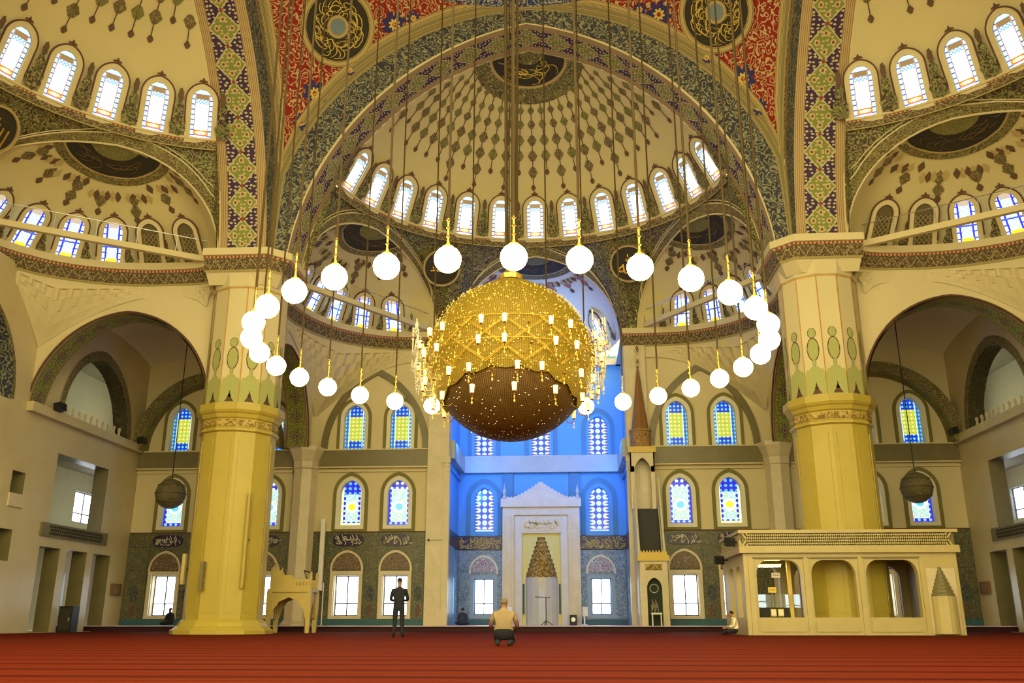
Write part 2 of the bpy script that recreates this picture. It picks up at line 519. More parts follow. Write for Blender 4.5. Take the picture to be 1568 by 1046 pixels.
def copy_tree(o, parent=None, loc=None, rotz=None, label=None):
    c = o.copy(); COL.objects.link(c); c.parent = parent
    if loc is not None: c.location = loc
    if rotz is not None: c.rotation_euler = (0, 0, rotz)
    if label: c['label'] = label
    for ch in list(o.children): copy_tree(ch, c)
    return c


def parch(c, w, z0, zs, za, n=8):
    """pointed-arch outline, counter-clockwise from bottom left... (c centre, w width)"""
    h = w / 2; R = za - zs; e = (R * R - h * h) / (2 * h); r = h + e
    right = []
    a1 = atan2(R, e)
    for i in range(n + 1):
        a = a1 * i / n; right.append((c - e + r * cos(a), zs + r * sin(a)))
    left = [(2 * c - a, b) for a, b in right[:-1]][::-1]
    pts = [(c - h, z0), (c + h, z0)] if z0 < zs - 1e-6 else []
    return pts + right + left


def offset_arch(c, w, z0, zs, za, t, n=8, sill=0.):
    return parch(c, w + 2 * t, z0 - sill, zs, za + t * 1.15, n)


ROT = {'front': Matrix.Identity(4), 'left': Matrix.Rotation(pi / 2, 4, 'Z'), 'right': Matrix.Rotation(-pi / 2, 4, 'Z')}
ORD = ['first', 'second', 'third', 'fourth', 'fifth', 'sixth', 'seventh', 'eighth', 'ninth', 'tenth', 'eleventh', 'twelfth', 'thirteenth', 'fourteenth', 'fifteenth']
win_n = [0]


def window(fmap, c, w, z0, zs, za, pane, label, border=.0, borderm='plaster', line=None, depth=.0, n=7, frame_w=0., frame_m='frame_green', frame_d=.08, frame_z0=None, T=None):
    """arched window in wall coordinates: surround (top-level) with pane; returns object"""
    win_n[0] += 1
    name = 'window_%d' % win_n[0]
    mb = MB(T)
    inner = parch(c, w, z0, zs, za, n)
    if border:
        mid = offset_arch(c, w, z0, zs, za, border, n, border)
        mb.shape(mid, [inner], lambda a, b, d: fmap(a, b, -.05 + d), .05, 0)
    if frame_w:
        mid = offset_arch(c, w, z0, zs, za, border, n, border)
        out = parch(c, w + 2 * (border + frame_w), (z0 - border - frame_w) if frame_z0 is None else frame_z0, zs, za + (border + frame_w) * 1.15, n)
        if frame_z0 is not None:
            mid = parch(c, w + 2 * border, frame_z0, zs, za + border * 1.15, n)
        mb.shape(out, [mid] if frame_z0 is None else [], lambda a, b, d: fmap(a, b, -frame_d + d), frame_d, 1) if frame_z0 is None else ring_open(mb, out, mid, fmap, frame_d, 1)
    if line:
        lo = parch(c, w + 2 * border + .10, z0 + .35, zs, za + border * 1.15 + .06, n)
        li = parch(c, w + 2 * border - .02, z0 + .35, zs, za + border * 1.15 - .01, n)
        ring_open(mb, lo, li, fmap, .07, 2)
        zt_ = za + border * 1.15 + .05
        mb.poly([fmap(c + q[0], zt_ + q[1], -.06) for q in ((-.20, 0), (.20, 0), (.14, .09), (.07, .09), (0, .22), (-.07, .09), (-.14, .09))], None, 2)
    o = mb.build(name, [borderm, frame_m, 'outline'], None, False, 'structure', label)
    pb = MB(T)
    x0, x1 = c - w / 2, c + w / 2
    ids = [pb.p(fmap(a, b, depth)) for a, b in inner]
    pb.face(ids, [((a - x0) / w, (b - z0) / (za - z0)) for a, b in inner])
    pb.build('pane', pane, o)
    return o


def ring_open(mb, out, inn, fmap, d, m):
    """arch-shaped strip open at the bottom (both outlines from parch with straight legs)"""
    o = out[1:] + out[:1]; i = inn[1:] + inn[:1]
    for k in range(len(o) - 1):
        a, b, c, e = o[k], o[k + 1], i[k + 1], i[k]
        mb.poly([fmap(*q, -d) for q in (a, b, c, e)], None, m)
        mb.poly([fmap(*a, 0), fmap(*b, 0), fmap(*b, -d), fmap(*a, -d)], None, m)
        mb.poly([fmap(*e, 0), fmap(*c, 0), fmap(*c, -d), fmap(*e, -d)], None, m)


# ------------------------------------------------------------------ geometry constants (metres; dome centre at origin)
YW = 23.2          # qibla wall
XW = 22.0          # side walls
FACE = 11.4        # planes of the four great arches
BACK = 13.5        # rear edge of their soffits
ZC = 15.65         # top of the cornice pattern
AE, AZ, AR = 2.59, 14.47, 13.33    # great pointed arch: centre offset, centre height, radius
SDC = 10.84        # semi-dome axis
ZR = 20.5          # semi-dome window sill ring
PZ, PR = 16.6, 16.48   # pendentive sphere


def arch_x(z): return -AE + sqrt(max(0., AR * AR - (z - AZ) ** 2))


ZAPEX = AZ + sqrt(AR * AR - AE * AE)

# ------------------------------------------------------------------ floor
mb = MB(); mb.box(-26, 26, -34, 31, -.3, 0)
floor = mb.build('floor', 'carpet', None, False, 'structure', 'red prayer carpet with dark row lines covering the hall floor')
PT = .27
mb = MB()
mb.box(-24, 24, 20.3, 29.6, .0, PT - .03, 0); mb.box(-24, 24, 20.15, 29.6, PT - .03, PT, 1)
mb.build('floor_platform', ['step_front', 'step_edge'], None, False, 'structure', 'low raised step along the front wall with a pale edge')

# ------------------------------------------------------------------ semi-domes
PROF = [(20.5, 10.0), (21.6, 9.62), (22.8, 9.05), (24., 8.15), (25., 7.1), (26., 5.6), (26.6, 4.55), (27.1, 3.6), (ZAPEX, 2.66)]


def r0(z):
    for (za, ra), (zb, rb) in zip(PROF, PROF[1:]):
        if z <= zb: return ra + (rb - ra) * (z - za) / (zb - za)
    return 2.66


def sd(az, z):
    xe = arch_x(z); dy = BACK - SDC; phi = atan2(xe, dy); re = sqrt(xe * xe + dy * dy)
    s = min(1., abs(az) / max(phi, 1e-6)); r = r0(z) + (re - r0(z)) * s ** 3
    return Vector((r * sin(az), SDC + r * cos(az), z))


def sd_phi(z): return atan2(arch_x(z), BACK - SDC)


P_SIDE = Vector((-8.0, 17.28, 19.8)); P_MID = Vector((0, 21.24, 19.75))
F1 = Vector((-10.6, 13.5, 15.65)); F2E = Vector((-5.6, 23.1, 15.65)); F2M = Vector((-4.65, 23.2, 15.65))
PATH_FL = [(-12.0, 14.2), (-12.3, 15.2), (-12.3, 17.6), (-11.9, 19.3), (-11.1, 20.9), (-10.0, 22.0), (-8.6, 22.8), (-7.2, 23.08), (-5.6, 23.1)]


def resample(pts, n):
    L = [0.]
    for a, b in zip(pts, pts[1:]): L.append(L[-1] + (Vector(b) - Vector(a)).length)
    out = []
    for i in range(n + 1):
        t = L[-1] * i / n
        for k in range(len(pts) - 1):
            if t <= L[k + 1] + 1e-9:
                f = (t - L[k]) / max(1e-9, L[k + 1] - L[k]); a, b = Vector(pts[k]), Vector(pts[k + 1]); out.append(a + (b - a) * f); break
    return out


def smooth_path(pts, it=2):
    for _ in range(it):
        q = [pts[0]]
        for a, b in zip(pts, pts[1:]):
            a, b = Vector(a), Vector(b); q += [a * .75 + b * .25, a * .25 + b * .75]
        q.append(pts[-1]); pts = q
    return pts


EXBASE = resample(smooth_path([tuple(F1[:2])] + PATH_FL), 40)     # base line of a side exedra
MIDBASE = resample([(-4.65 * cos(pi * i / 24), 23.2 + 5.6 * sin(pi * i / 24)) for i in range(25)], 40)


def exedra_rows(pole, base, z0, n=14):
    rows = []
    for i in range(n + 1):
        ps = (pi / 2) * i / n
        nb = len(base) - 1
        r = []
        for j, b in enumerate(base):
            h = sin(ps) ** (.92 + .55 * sin(pi * j / nb))
            r.append(Vector((pole.x + (b[0] - pole.x) * h, pole.y + (b[1] - pole.y) * h, z0 + (pole.z - z0) * cos(ps))))
        rows.append(r)
    return rows


def mirror(q): return Vector((-q[0], q[1], q[2]))


def bvh_of(rows_list):
    vs_, fs_ = [], []
    for rows in rows_list:
        o = len(vs_); k = len(rows[0])
        vs_ += [Vector(q) for r in rows for q in r]
        for i in range(len(rows) - 1):
            for j in range(k - 1):
                fs_.append((o + i * k + j, o + i * k + j + 1, o + (i + 1) * k + j + 1, o + (i + 1) * k + j))
    return BVHTree.FromPolygons(vs_, fs_)


EYE = Vector((0, 0, 6))


def snap(bvh, q, off=.04, eye=None):
    loc, nor, i, d = bvh.find_nearest(Vector(q))
    e = eye or EYE
    if nor.dot(e - loc) < 0: nor = -nor
    return loc + nor * off


def rosette(mb, bvh, c, up, w, h, m, lobes=12, off=.035, eye=None):
    """scalloped lozenge painted on a vault"""
    c = snap(bvh, c, 0., eye); loc, nor, i, d = bvh.find_nearest(c)
    if nor.dot((eye or EYE) - c) < 0: nor = -nor
    up = (up - nor * up.dot(nor)).normalized(); rt = up.cross(nor)
    ring = []
    for k in range(lobes):
        a = 2 * pi * k / lobes; ca, sa = cos(a), sin(a)
        # rounded lozenge with scallops
        d = 1. / ((abs(ca) ** 1.35 + abs(sa) ** 1.35) ** (1 / 1.35)); d *= (1.0 if k % 2 == 0 else .90)
        ring.append(c + rt * ca * d * w + up * sa * d * h + nor * off)
    mb.poly(ring, None, m)


def disc(mb, bvh, c, r, m, off, n=36, rings=4, r_in=0., eye=None, clip=None, uv=False):
    """round patch hugging a vault, clip(pt)->bool keeps quads"""
    c = Vector(c); loc, nor, i, d = bvh.find_nearest(c)
    u = nor.cross(Vector((0, 0, 1)));  u = u.normalized() if u.length > .1 else Vector((1, 0, 0)); w = nor.cross(u)
    rows = []
    for j in range(rings + 1):
        rr = r_in + (r - r_in) * j / rings
        rows.append([snap(bvh, c + (u * cos(2 * pi * k / n) + w * sin(2 * pi * k / n)) * max(rr, .001), off, eye) for k in range(n + 1)])
    for j in range(rings):
        for k in range(n):
            q = [rows[j][k], rows[j][k + 1], rows[j + 1][k + 1], rows[j + 1][k]]
            mid = (q[0] + q[1] + q[2] + q[3]) / 4
            if clip and not clip(mid): continue
            mb.poly(q, [(j / rings, k), (j / rings, k + 1), ((j + 1) / rings, k + 1), ((j + 1) / rings, k)], m)


def stroke(mb, pts, w, m):
    """flat brush stroke through 3-D points lying on a surface (facing the hall centre)"""
    k = len(pts)
    for i in range(k - 1):
        a, b = pts[i], pts[i + 1]; d = (b - a)
        if d.length < 1e-5: continue
        s = d.cross(EYE - a).normalized()
        wa = w * (.35 + .65 * sin(pi * (i + .2) / k)); wb = w * (.35 + .65 * sin(pi * (i + 1.2) / k))
        mb.poly([a - s * wa, b - s * wb, b + s * wb, a + s * wa], None, m)


def calligraphy(mb, bvh, c, r0_, r1_, m, count, off, rnd, clip=None, w=.03):
    """radial flourishes filling a ring"""
    c = Vector(c); loc, nor, i, d = bvh.find_nearest(c)
    u = nor.cross(Vector((0, 0, 1)));  u = u.normalized() if u.length > .1 else Vector((1, 0, 0)); v = nor.cross(u)
    for k in range(count):
        a = 2 * pi * k / count + rnd.uniform(-.1, .1); kind = rnd.random(); pts = []
        rr = rnd.uniform(r0_, r1_ * .75); L = rnd.uniform(.25, .55) * (r1_ - r0_)
        for t in range(9):
            f = t / 8
            if kind < .45: ra, aa = rr + L * f * 1.6, a + .25 * sin(f * 3.1) * rnd.choice((1, 1))
            elif kind < .8: ra, aa = rr + .18 * (r1_ - r0_) * sin(f * 6.), a + .75 * f
            else: ra, aa = rr + .3 * (r1_ - r0_) * (1 - cos(f * 6.)) * .5, a + .35 * sin(f * 6.)
            ra = min(ra, r1_)
            pts.append(snap(bvh, c + (u * cos(aa) + v * sin(aa)) * ra, off))
        if clip and not all(clip(q) for q in pts): continue
        stroke(mb, pts, w, m)


def arabic(mb, text, c, rt, up, size, m):
    """a word in Arabic script as flat gold polygons"""
    cu = bpy.data.curves.new('script', 'FONT'); cu.body = text; cu.resolution_u = 3
    ob = bpy.data.objects.new('script', cu); COL.objects.link(ob)
    dg = bpy.context.evaluated_depsgraph_get(); me = bpy.data.meshes.new_from_object(ob.evaluated_get(dg))
    xs = [q.co.x for q in me.vertices]; ys = [q.co.y for q in me.vertices]
    cx, cy = (min(xs) + max(xs)) / 2, (min(ys) + max(ys)) / 2; s = size / max(max(xs) - min(xs), max(ys) - min(ys))
    ids = [mb.p(c + rt * (q.co.x - cx) * s + up * (q.co.y - cy) * s) for q in me.vertices]
    for f in me.polygons: mb.face([ids[i] for i in f.vertices], None, m)
    bpy.data.objects.remove(ob); bpy.data.meshes.remove(me); bpy.data.curves.remove(cu)


def build_half_dome(side):
    T = ROT[side]
    NZ, NA = 22, 48
    rows, uv = [], []
    for i in range(NZ + 1):
        z = ZR + (ZAPEX - .002 - ZR) * sin(pi / 2 * i / NZ); ph = sd_phi(z)
        rows.append([sd(ph * (2 * j / NA - 1), z) for j in range(NA + 1)])
    ceil_ = MB(T); ceil_.grid(rows)
    sph = bvh_of([rows])
    # exedrae
    ex = {'l': exedra_rows(P_SIDE, EXBASE, ZC), 'm': exedra_rows(P_MID, MIDBASE, ZC)}
    ex['r'] = [[mirror(q) for q in r] for r in ex['l']]
    # spandrels: from each exedra arch up to the ring
    span = []
    for key in 'lmr':
        rr = ex[key]
        for col, other in ((0, None), (-1, None)):
            leg = [r[col] for r in rr]
            top = []
            for q in leg:
                az = atan2(q.x, q.y - SDC); ph = sd_phi(ZR); az = max(-ph, min(ph, az)); top.append(sd(az, ZR - .02))
            rws = []
            for t in range(5):
                f = t / 4
                rws.append([a + (b - a) * f + Vector((0, 0, 0)) for a, b in zip(leg, top)])
            span.append(rws)
    for sx in (-1, 1):      # sliver between the outer spandrel edge and the great arch
        zz_ = [ZC + (ZR - ZC) * k / 12 for k in range(13)]
        A_ = [Vector((sx * arch_x(z), BACK, z)) for z in zz_]; a_ = Vector((sx * abs(F1.x), F1.y, F1.z)); b_ = Vector((sx * arch_x(ZR), BACK, ZR))
        B_ = [a_ + (b_ - a_) * (k / 12) + Vector((-sx * .05, .02, 0)) for k in range(13)]
        span.append([A_, B_])
    # wedge between the feet of neighbouring arches
    for sx in (-1, 1):
        a, b = Vector((F2E.x * -sx, F2E.y, F2E.z)), Vector((F2M.x * -sx, F2M.y, F2M.z))
        azA = atan2(a.x, a.y - SDC); azB = atan2(b.x, b.y - SDC)
        span.append([[a, (a + b) / 2, b], [sd(azA, ZR - .02), sd((azA + azB) / 2, ZR - .02), sd(azB, ZR - .02)]])
    nm = {'front': 'front', 'left': 'left', 'right': 'right'}[side]
    root = ceil_.build('ceiling_%s' % nm, 'plaster_dome', None, True, 'structure', {'front': 'ochre half dome over the prayer niche bay with medallion chains', 'left': 'ochre half dome over the bay with the plain-sided pillar, left of the hall', 'right': 'ochre half dome above the muezzin platform, right of the hall'}[side])
    sp = MB(T)
    for r in span: sp.grid(r)
    sp.build('spandrel', 'green_ara', root, True)
    span_bvh = bvh_of(span)
    for key in 'lmr':
        e = MB(T); e.grid(ex[key]); e.build('exedra_vault', 'plaster_dome' if key != 'm' or side != 'front' else 'plaster_pale', root, True)
    # archivolt bands
    ab = MB(T)
    for key in 'lmr':
        rr = ex[key]
        for col in (0, -1):
            leg = [r[col] for r in rr]; n = len(leg)
            pole = leg[0]; cen = (rr[-1][0] + rr[-1][-1]) / 2
            out = []
            for q in leg:
                d = (q - Vector((cen.x, cen.y, ZC))).normalized(); out.append(snap(span_bvh, q + d * .55, .05))
            inn = [q + (EYE - q).normalized() * .05 for q in leg]
            L = [0.]
            for a, b in zip(leg, leg[1:]): L.append(L[-1] + (b - a).length)
            ab.grid([inn, [(a + b) / 2 for a, b in zip(inn, out)], out], [[(0, t) for t in L], [(.5, t) for t in L], [(1, t) for t in L]])
    ab.build('arch_band', 'band_ara', root)
    rim = MB(T)
    for key in 'lmr':
        rr = ex[key]
        for col in (0, -1):
            cen = (rr[-1][0] + rr[-1][-1]) / 2
            for dd, wd in ((.58, .035), (.74, .025)):
                rim.path([snap(span_bvh, r[col] + (r[col] - Vector((cen.x, cen.y, ZC))).normalized() * dd, .05) for r in rr], wd, 4)
    rim.build('arch_rim', 'plaster', root)
    edge = MB(T)
    for key in 'lmr':
        rr = ex[key]
        for col in (0, -1):
            leg = [r[col] + (EYE - r[col]).normalized() * .06 for r in rr]; edge.path(leg, .045, 5)
    edge.build('arch_edge', 'plaster', root)
    # sill ring with pattern and cap
    ph = sd_phi(ZR); ring = [sd(ph * (2 * j / 64 - 1), ZR) for j in range(65)]
    cen = Vector((0, SDC, 0)); inw = [(Vector((0, SDC, q.z)) - q).normalized() for q in ring]
    L = [0.]
    for a, b in zip(ring, ring[1:]): L.append(L[-1] + (b - a).length)
    rb = MB(T)
    A = [q + d * .18 + Vector((0, 0, -.05)) for q, d in zip(ring, inw)]; B = [q + d * .06 + Vector((0, 0, -.42)) for q, d in zip(ring, inw)]
    rb.grid([B, A], [[(t, 0) for t in L], [(t, 1) for t in L]])
    C_ = [q + d * .25 + Vector((0, 0, -.05)) for q, d in zip(ring, inw)]; D_ = [q + d * .25 + Vector((0, 0, .05)) for q, d in zip(ring, inw)]; E_ = [q + Vector((0, 0, .08)) for q in ring]
    rb.grid([A, C_, D_, E_], None, 1)
    rb.build('sill_ring', ['cornice', 'plaster_dome'], root)
    # medallion chains
    chains = MB(T)
    for k in range(-14, 15):
        az = radians(5.35 * k); long_ = (k % 2 == 0)
        zz = 27.2; pts = []
        zmin = (23.0 if long_ else 23.5) + .55 * (abs(az) / 1.2) ** 2
        z = zz; last = None; cnt = 0
        col_ = []
        while z > zmin:
            if abs(az) < sd_phi(z) * .97: col_.append(z)
            dz = .24 + .42 * min(1., max(0., (27.2 - z) / 2.6)); z -= dz
        if len(col_) < 2: continue
        for i, z in enumerate(col_):
            p = sd(az, z); up = (sd(az, z + .05) - sd(az, z - .05)).normalized()
            if z > 26.9: continue
            tail = i == len(col_) - 1
            sc = min(1., .42 + .58 * (26.9 - z) / 2.0)
            rosette(chains, sph, p, up, (.14 if tail else .27) * (1 if tail else sc), (.19 if tail else .36) * (1 if tail else sc), 2 if tail else (0 if (k % 2 == 0) else 1))
            if i + 1 < len(col_):
                q = sd(az, col_[i + 1]); a, b = snap(sph, p, .03), snap(sph, q, .03); s = (b - a).cross(EYE - a).normalized() * .025
                chains.poly([a - s, b - s, b + s, a + s], None, 2)
    chains.build('painted_medallions', ['orn_brown', 'orn_green', 'orn_dark'], root)['kind'] = 'stuff'
    # crown inscription disc
    top = Vector((0, BACK, ZAPEX)); crown = MB(T); rnd = random.Random(3)
    keep = lambda q: q.y > BACK + .02
    disc(crown, sph, top, 1.95, 0, .06, 48, 6, .75, clip=keep)
    disc(crown, sph, top, .75, 1, .07, 32, 2, 0., clip=keep)
    disc(crown, sph, top, 2.12, 2, .05, 48, 1, 1.95, clip=keep)
    disc(crown, sph, top, 3.0, 3, .03, 60, 2, 2.12, clip=keep)
    calligraphy(crown, sph, top, .85, 1.85, 4, 60, .09, rnd, keep, .014)
    crown.build('crown_disc', ['black_panel', 'green_ara', 'ring', 'green_ara', 'gold_paint'], root)
    # painted foliage between the windows
    return root, sph, ex, span_bvh


def sd_window_map(az, zb):
    p0, p1 = sd(az, zb), sd(az, zb + 2.2)
    up = (p1 - p0).normalized(); rt = Vector((cos(az), -sin(az), 0)); nor = up.cross(rt)   # outward
    if nor.dot(Vector((sin(az), cos(az), 0))) < 0: nor = -nor
    return lambda a, b, d: p0 + rt * a + up * b + nor * (d - .16)


def foliage(mb, f, w, m0, m1):
    """painted shrub with a finial lozenge between two windows"""
    y = -.13
    for (a, b, ww, hh, m) in ((0., .5, w, .48, m0), (0., 1.15, w * .55, .38, m0), (0., 1.75, w * .34, .34, m1)):
        pts = []
        for k in range(14):
            t = 2 * pi * k / 14; s = 1. if k % 2 else .84
            pts.append(f(a + cos(t) * ww * s, b + sin(t) * hh * s, y))
        mb.poly(pts, None, m)


VAULT = {}
for side in ('front', 'left', 'right'):
    root, sph, ex, spb = build_half_dome(side); VAULT[side] = root
    T = ROT[side]
    fo = MB(T)
    ks = range(-6, 7) if side == 'front' else (range(0, 7) if side == 'left' else range(-6, 1))
    order = list(ks)
    for i, k in enumerate(order):
        az = radians(11.6 * k + .35)
        f = sd_window_map(az, ZR + .08)
        if side == 'front': lab = 'round-headed stained glass window, %s of thirteen from the left in the half dome over the prayer niche' % ORD[i]
        else: lab = 'round-headed stained glass window in the %s half dome, %s from its great arch' % (side, ORD[(len(order) - 1 - i) if side == 'left' else i])
        window(f, 0., .86, .05, 1.62, 2.10, 'pane_dome', lab, border=.22, borderm='plaster', line=True, depth=.06, T=T)
        mb = MB(T)
    for k in range(min(order) - 1, max(order) + 1):
        az = radians(11.6 * (k + .5) + .35)
        if abs(az) > radians(78): continue
        foliage(fo, sd_window_map(az, ZR + .08), .36, 0, 1)
    fo.build('painted_foliage', ['green_ara', 'orn_dark'], root)['kind'] = 'stuff'
    # exedra paintings and windows
    for key in 'lmr':
        if side == 'left' and key == 'l': continue
        if side == 'right' and key == 'r': continue
        rows = ex[key]; eb = bvh_of([rows]); pole = rows[0][0]
        cen = (rows[-1][0] + rows[-1][-1]) / 2; cen = Vector((cen.x, cen.y, 17.0)); eye = Vector((0, 10., 12.))
        orn = MB(T); rnd = random.Random(5)
        out_dir = Vector((rows[-1][20].x - pole.x, rows[-1][20].y - pole.y, 0)).normalized()
        keep = lambda q: (q - pole).dot(out_dir) > .05
        disc(orn, eb, pole, 1.95, 0, .05, 40, 5, .95, eye, keep)
        disc(orn, eb, pole, .95, 1, .055, 28, 2, 0., eye, keep)
        disc(orn, eb, pole, 2.05, 2, .045, 40, 1, 1.95, eye, keep)
        disc(orn, eb, pole, 2.45, 6, .03, 44, 2, 2.05, eye, keep)
        calligraphy(orn, eb, pole, 1.05, 1.85, 4, 34, .08, rnd, keep, .010)
        nbase = len(rows[-1])
        N = 34
        for k in range(N):     # fringe of little spikes
            j = int((k + .5) / N * (nbase - 1)); col = [r[j] for r in rows]
            acc = 0.; 
            for a, b in zip(col, col[1:]):
                acc += (b - a).length
                if acc > 2.55: rosette(orn, eb, b, (a - b),   .15, .27, 2 if k % 2 else 3, 8, .035, eye); break
        for k in range(7):
            j = int((k + .5) / 7 * (nbase - 1)); col = [r[j] for r in rows]; acc = 0.; marks = [3.0, 3.55, 3.95] if k % 2 == 0 else [3.25, 3.8]
            if k in (0, 6): marks = [2.95, 3.5, 4.0]
            prev = None; mi = 0
            for a, b in zip(col, col[1:]):
                L = (b - a).length
                while mi < len(marks) and acc + L >= marks[mi]:
                    p = a + (b - a) * ((marks[mi] - acc) / L); tail = mi == len(marks) - 1
                    rosette(orn, eb, p, (a - b), .15 if tail else .25, .20 if tail else .32, 3 if tail else 5, 12, .035, eye)
                    if prev is not None:
                        s = (p - prev).cross(eye - p).normalized() * .02; q0, q1 = snap(eb, prev, .03, eye), snap(eb, p, .03, eye); orn.poly([q0 - s, q1 - s, q1 + s, q0 + s], None, 3)
                    prev = p; mi += 1
                acc += L
        blue = (side == 'front' and key == 'm')
        orn.build('painted_ornament', ['black_panel', 'orn_green', 'ring', 'orn_dark', 'faint_script', 'orn_red' if blue else 'orn_brown', 'band_ara'], root)['kind'] = 'stuff'
        # windows round the base
        base = [Vector((q.x, q.y, 0)) for q in rows[-1]]
        L = [0.]
        for a, b in zip(base, base[1:]): L.append(L[-1] + (b - a).length)
        nwin = 6 if key != 'm' else 5
        pos = []
        for k in range(nwin):
            t = L[-1] * (.10 + .80 * (k + .5) / nwin)
            for i in range(len(L) - 1):
                if L[i] <= t <= L[i + 1]: pos.append((i, (t - L[i]) / (L[i + 1] - L[i]))); break
        fo2 = MB(T)
        for k, (i, f_) in enumerate(pos):
            a, b = base[i], base[i + 1]; p = a + (b - a) * f_; rt = (b - a).normalized()
            def lift(z):
                c0 = [r[i] + (r[i + 1] - r[i]) * f_ for r in rows]
                for q0, q1 in zip(c0, c0[1:]):
                    if q1.z <= z <= q0.z: return q1 + (q0 - q1) * ((z - q1.z) / max(1e-6, q0.z - q1.z))
                return c0[-1]
            p0, p1 = lift(ZC + .3), lift(ZC + 2.4); up = (p1 - p0).normalized(); nor = up.cross(rt)
            if nor.dot(p - Vector((pole.x, pole.y, 0))) < 0: nor = -nor
            fm = (lambda p0, rt, up, nor: lambda a, b, d: p0 + rt * a + up * b + nor * (d - .13))(p0, rt, up, nor)
            near = k        # counted from the pier
            blind = (key != 'm' and near < 2 and side != 'front')
            vis = {'l': 'side vault nearest the %s pillar' % ('left' if side != 'right' else 'right'), 'r': 'side vault nearest the %s pillar' % ('right' if side != 'left' else 'left'), 'm': 'middle vault'}[key]
            lab = '%s in the %s of the %s half dome, %s from the %s' % ('blind latticed arch window' if blind else 'small blue edged stained window', vis, side, ORD[near], 'pillar' if key != 'm' else 'left')
            window(fm, 0., .80, .0, 1.50, 1.95, 'pane_blind' if blind else 'pane_exedra', lab, border=.20, borderm='plaster', line=True, depth=.05, T=T)
            foliage(fo2, (lambda f: lambda a, b, d: f(a + L[-1] / nwin * .42, b * .62, d))(fm), .22, 0, 1)
        fo2.build('painted_foliage', ['green_ara', 'orn_dark'], root)['kind'] = 'stuff'

# roundels in the spandrels of the front half dome and the left one
def roundel(side, sx, text, label):
    T = ROT[side]; c = Vector((sx * 5.15, 20.9, 19.1))
    nrm = (Vector((0, 2, 7.0)) - c).normalized(); rt = nrm.cross(Vector((0, 0, 1))).normalized() * -1; up = nrm.cross(rt) * -1
    if up.z < 0: up = -up
    rt = up.cross(nrm)
    c = c + nrm * .25
    mb = MB(T)
    R = .92
    ids = [c + (rt * cos(2 * pi * k / 40) + up * sin(2 * pi * k / 40)) * R for k in range(40)]
    mb.poly(ids, None, 0)
    for k in range(40):
        a, b2 = ids[k], ids[(k + 1) % 40]; ao, bo = c + (a - c) * 1.12, c + (b2 - c) * 1.12; h = nrm * .08
        mb.poly([a + h, b2 + h, bo + h, ao + h], [(0, 0), (0, 1), (1, 1), (1, 0)], 1); mb.poly([a, b2, b2 + h, a + h], None, 1); mb.poly([ao, bo, bo - nrm * .25, ao - nrm * .25], None, 1)
    o = mb.build('inscription_roundel', ['black_panel', 'ring'], VAULT[side], False, None, label)
    t = MB(T); arabic(t, text, c + nrm * .03, rt, up, 1.25, 0); t.build('lettering', 'gold', o)


roundel('front', 1, '\uFDF2', 'dark round plaque with gold Arabic lettering, right of the prayer niche vault')
roundel('front', -1, '\uFDF4', 'dark round plaque with gold Arabic lettering, left of the prayer niche vault')
roundel('left', 1, '\uFDF2', 'dark round plaque with gold lettering at the edge of the left half dome')

# ------------------------------------------------------------------ great arches and pendentives
for side in ('front', 'left', 'right'):
    T = ROT[side]
    N = 40
    zs_ = [ZC + (ZAPEX - ZC) * (1 - (1 - i / N) ** 1.6) for i in range(N + 1)]
    curve = [(-arch_x(z), z) for z in zs_] + [(arch_x(z), z) for z in zs_[::-1][1:]]
    L = [0.]
    for a, b in zip(curve, curve[1:]): L.append(L[-1] + sqrt((a[0] - b[0]) ** 2 + (a[1] - b[1]) ** 2))
    w = BACK - FACE; mid = L[N]
    rows = [[Vector((x, FACE + w * t / 6, z)) for x, z in curve] for t in range(7)]
    uv = [[(t / 6, (l - mid) / (w * .70) + .5) for l in L] for t in range(7)]
    mb = MB(T); mb.grid(rows, uv)
    lab = {'front': 'great pointed arch between the two front pillars with lozenge painted soffit', 'left': 'great pointed arch springing from the left pillar toward the viewer', 'right': 'great pointed arch springing from the right pillar toward the viewer'}[side]
    root = mb.build('ceiling_arch_%s' % side, 'soffit_side', None, True, 'structure', lab)
    # flat face between arch and pendentive
    rf = sqrt(PR * PR - FACE * FACE)
    fc = MB(T)
    inner = [Vector((x, FACE, z)) for x, z in curve]
    outer = []
    for x, z in curve:
        X = x * FACE / arch_x(ZC)
        a = abs(X); zz = PZ + sqrt(max(0, rf * rf - X * X)); t = max(0., min(1., (z - ZC) / (ZAPEX - ZC)))
        if a > FACE - .001: zz = z
        outer.append(Vector((X, FACE, zz)))
    # bottom stretch: straight up the corner edge until the pendentive starts
    ztip = PZ + sqrt(max(0, PR * PR - 2 * FACE * FACE))
    outer = []
    for x, z in curve:
        f = (z - ZC) / (ZAPEX - ZC)
        if z < ztip: outer.append(Vector(((1 if x > 0 else -1) * FACE, FACE, z)))
        else:
            g_ = (z - ztip) / (ZAPEX - ztip); X = FACE * sqrt(max(0, 1 - g_ ** 1.35)); outer.append(Vector(((1 if x > 0 else -1) * X if x else 0, FACE, PZ + sqrt(rf * rf - X * X))))
    m1 = [a + (b - a) * .8 for a, b in zip(inner, outer)]
    fc.grid([inner, [a + (b - a) * .06 for a, b in zip(inner, outer)]], None, 2)
    fc.grid([[a + (b - a) * .06 for a, b in zip(inner, outer)], m1], None, 0)
    fc.grid([m1, outer], [[(0, l) for l in L], [(1, l) for l in L]], 1)
    fc.build('arch_face', ['teal_ara', 'moulding', 'plaster'], root)

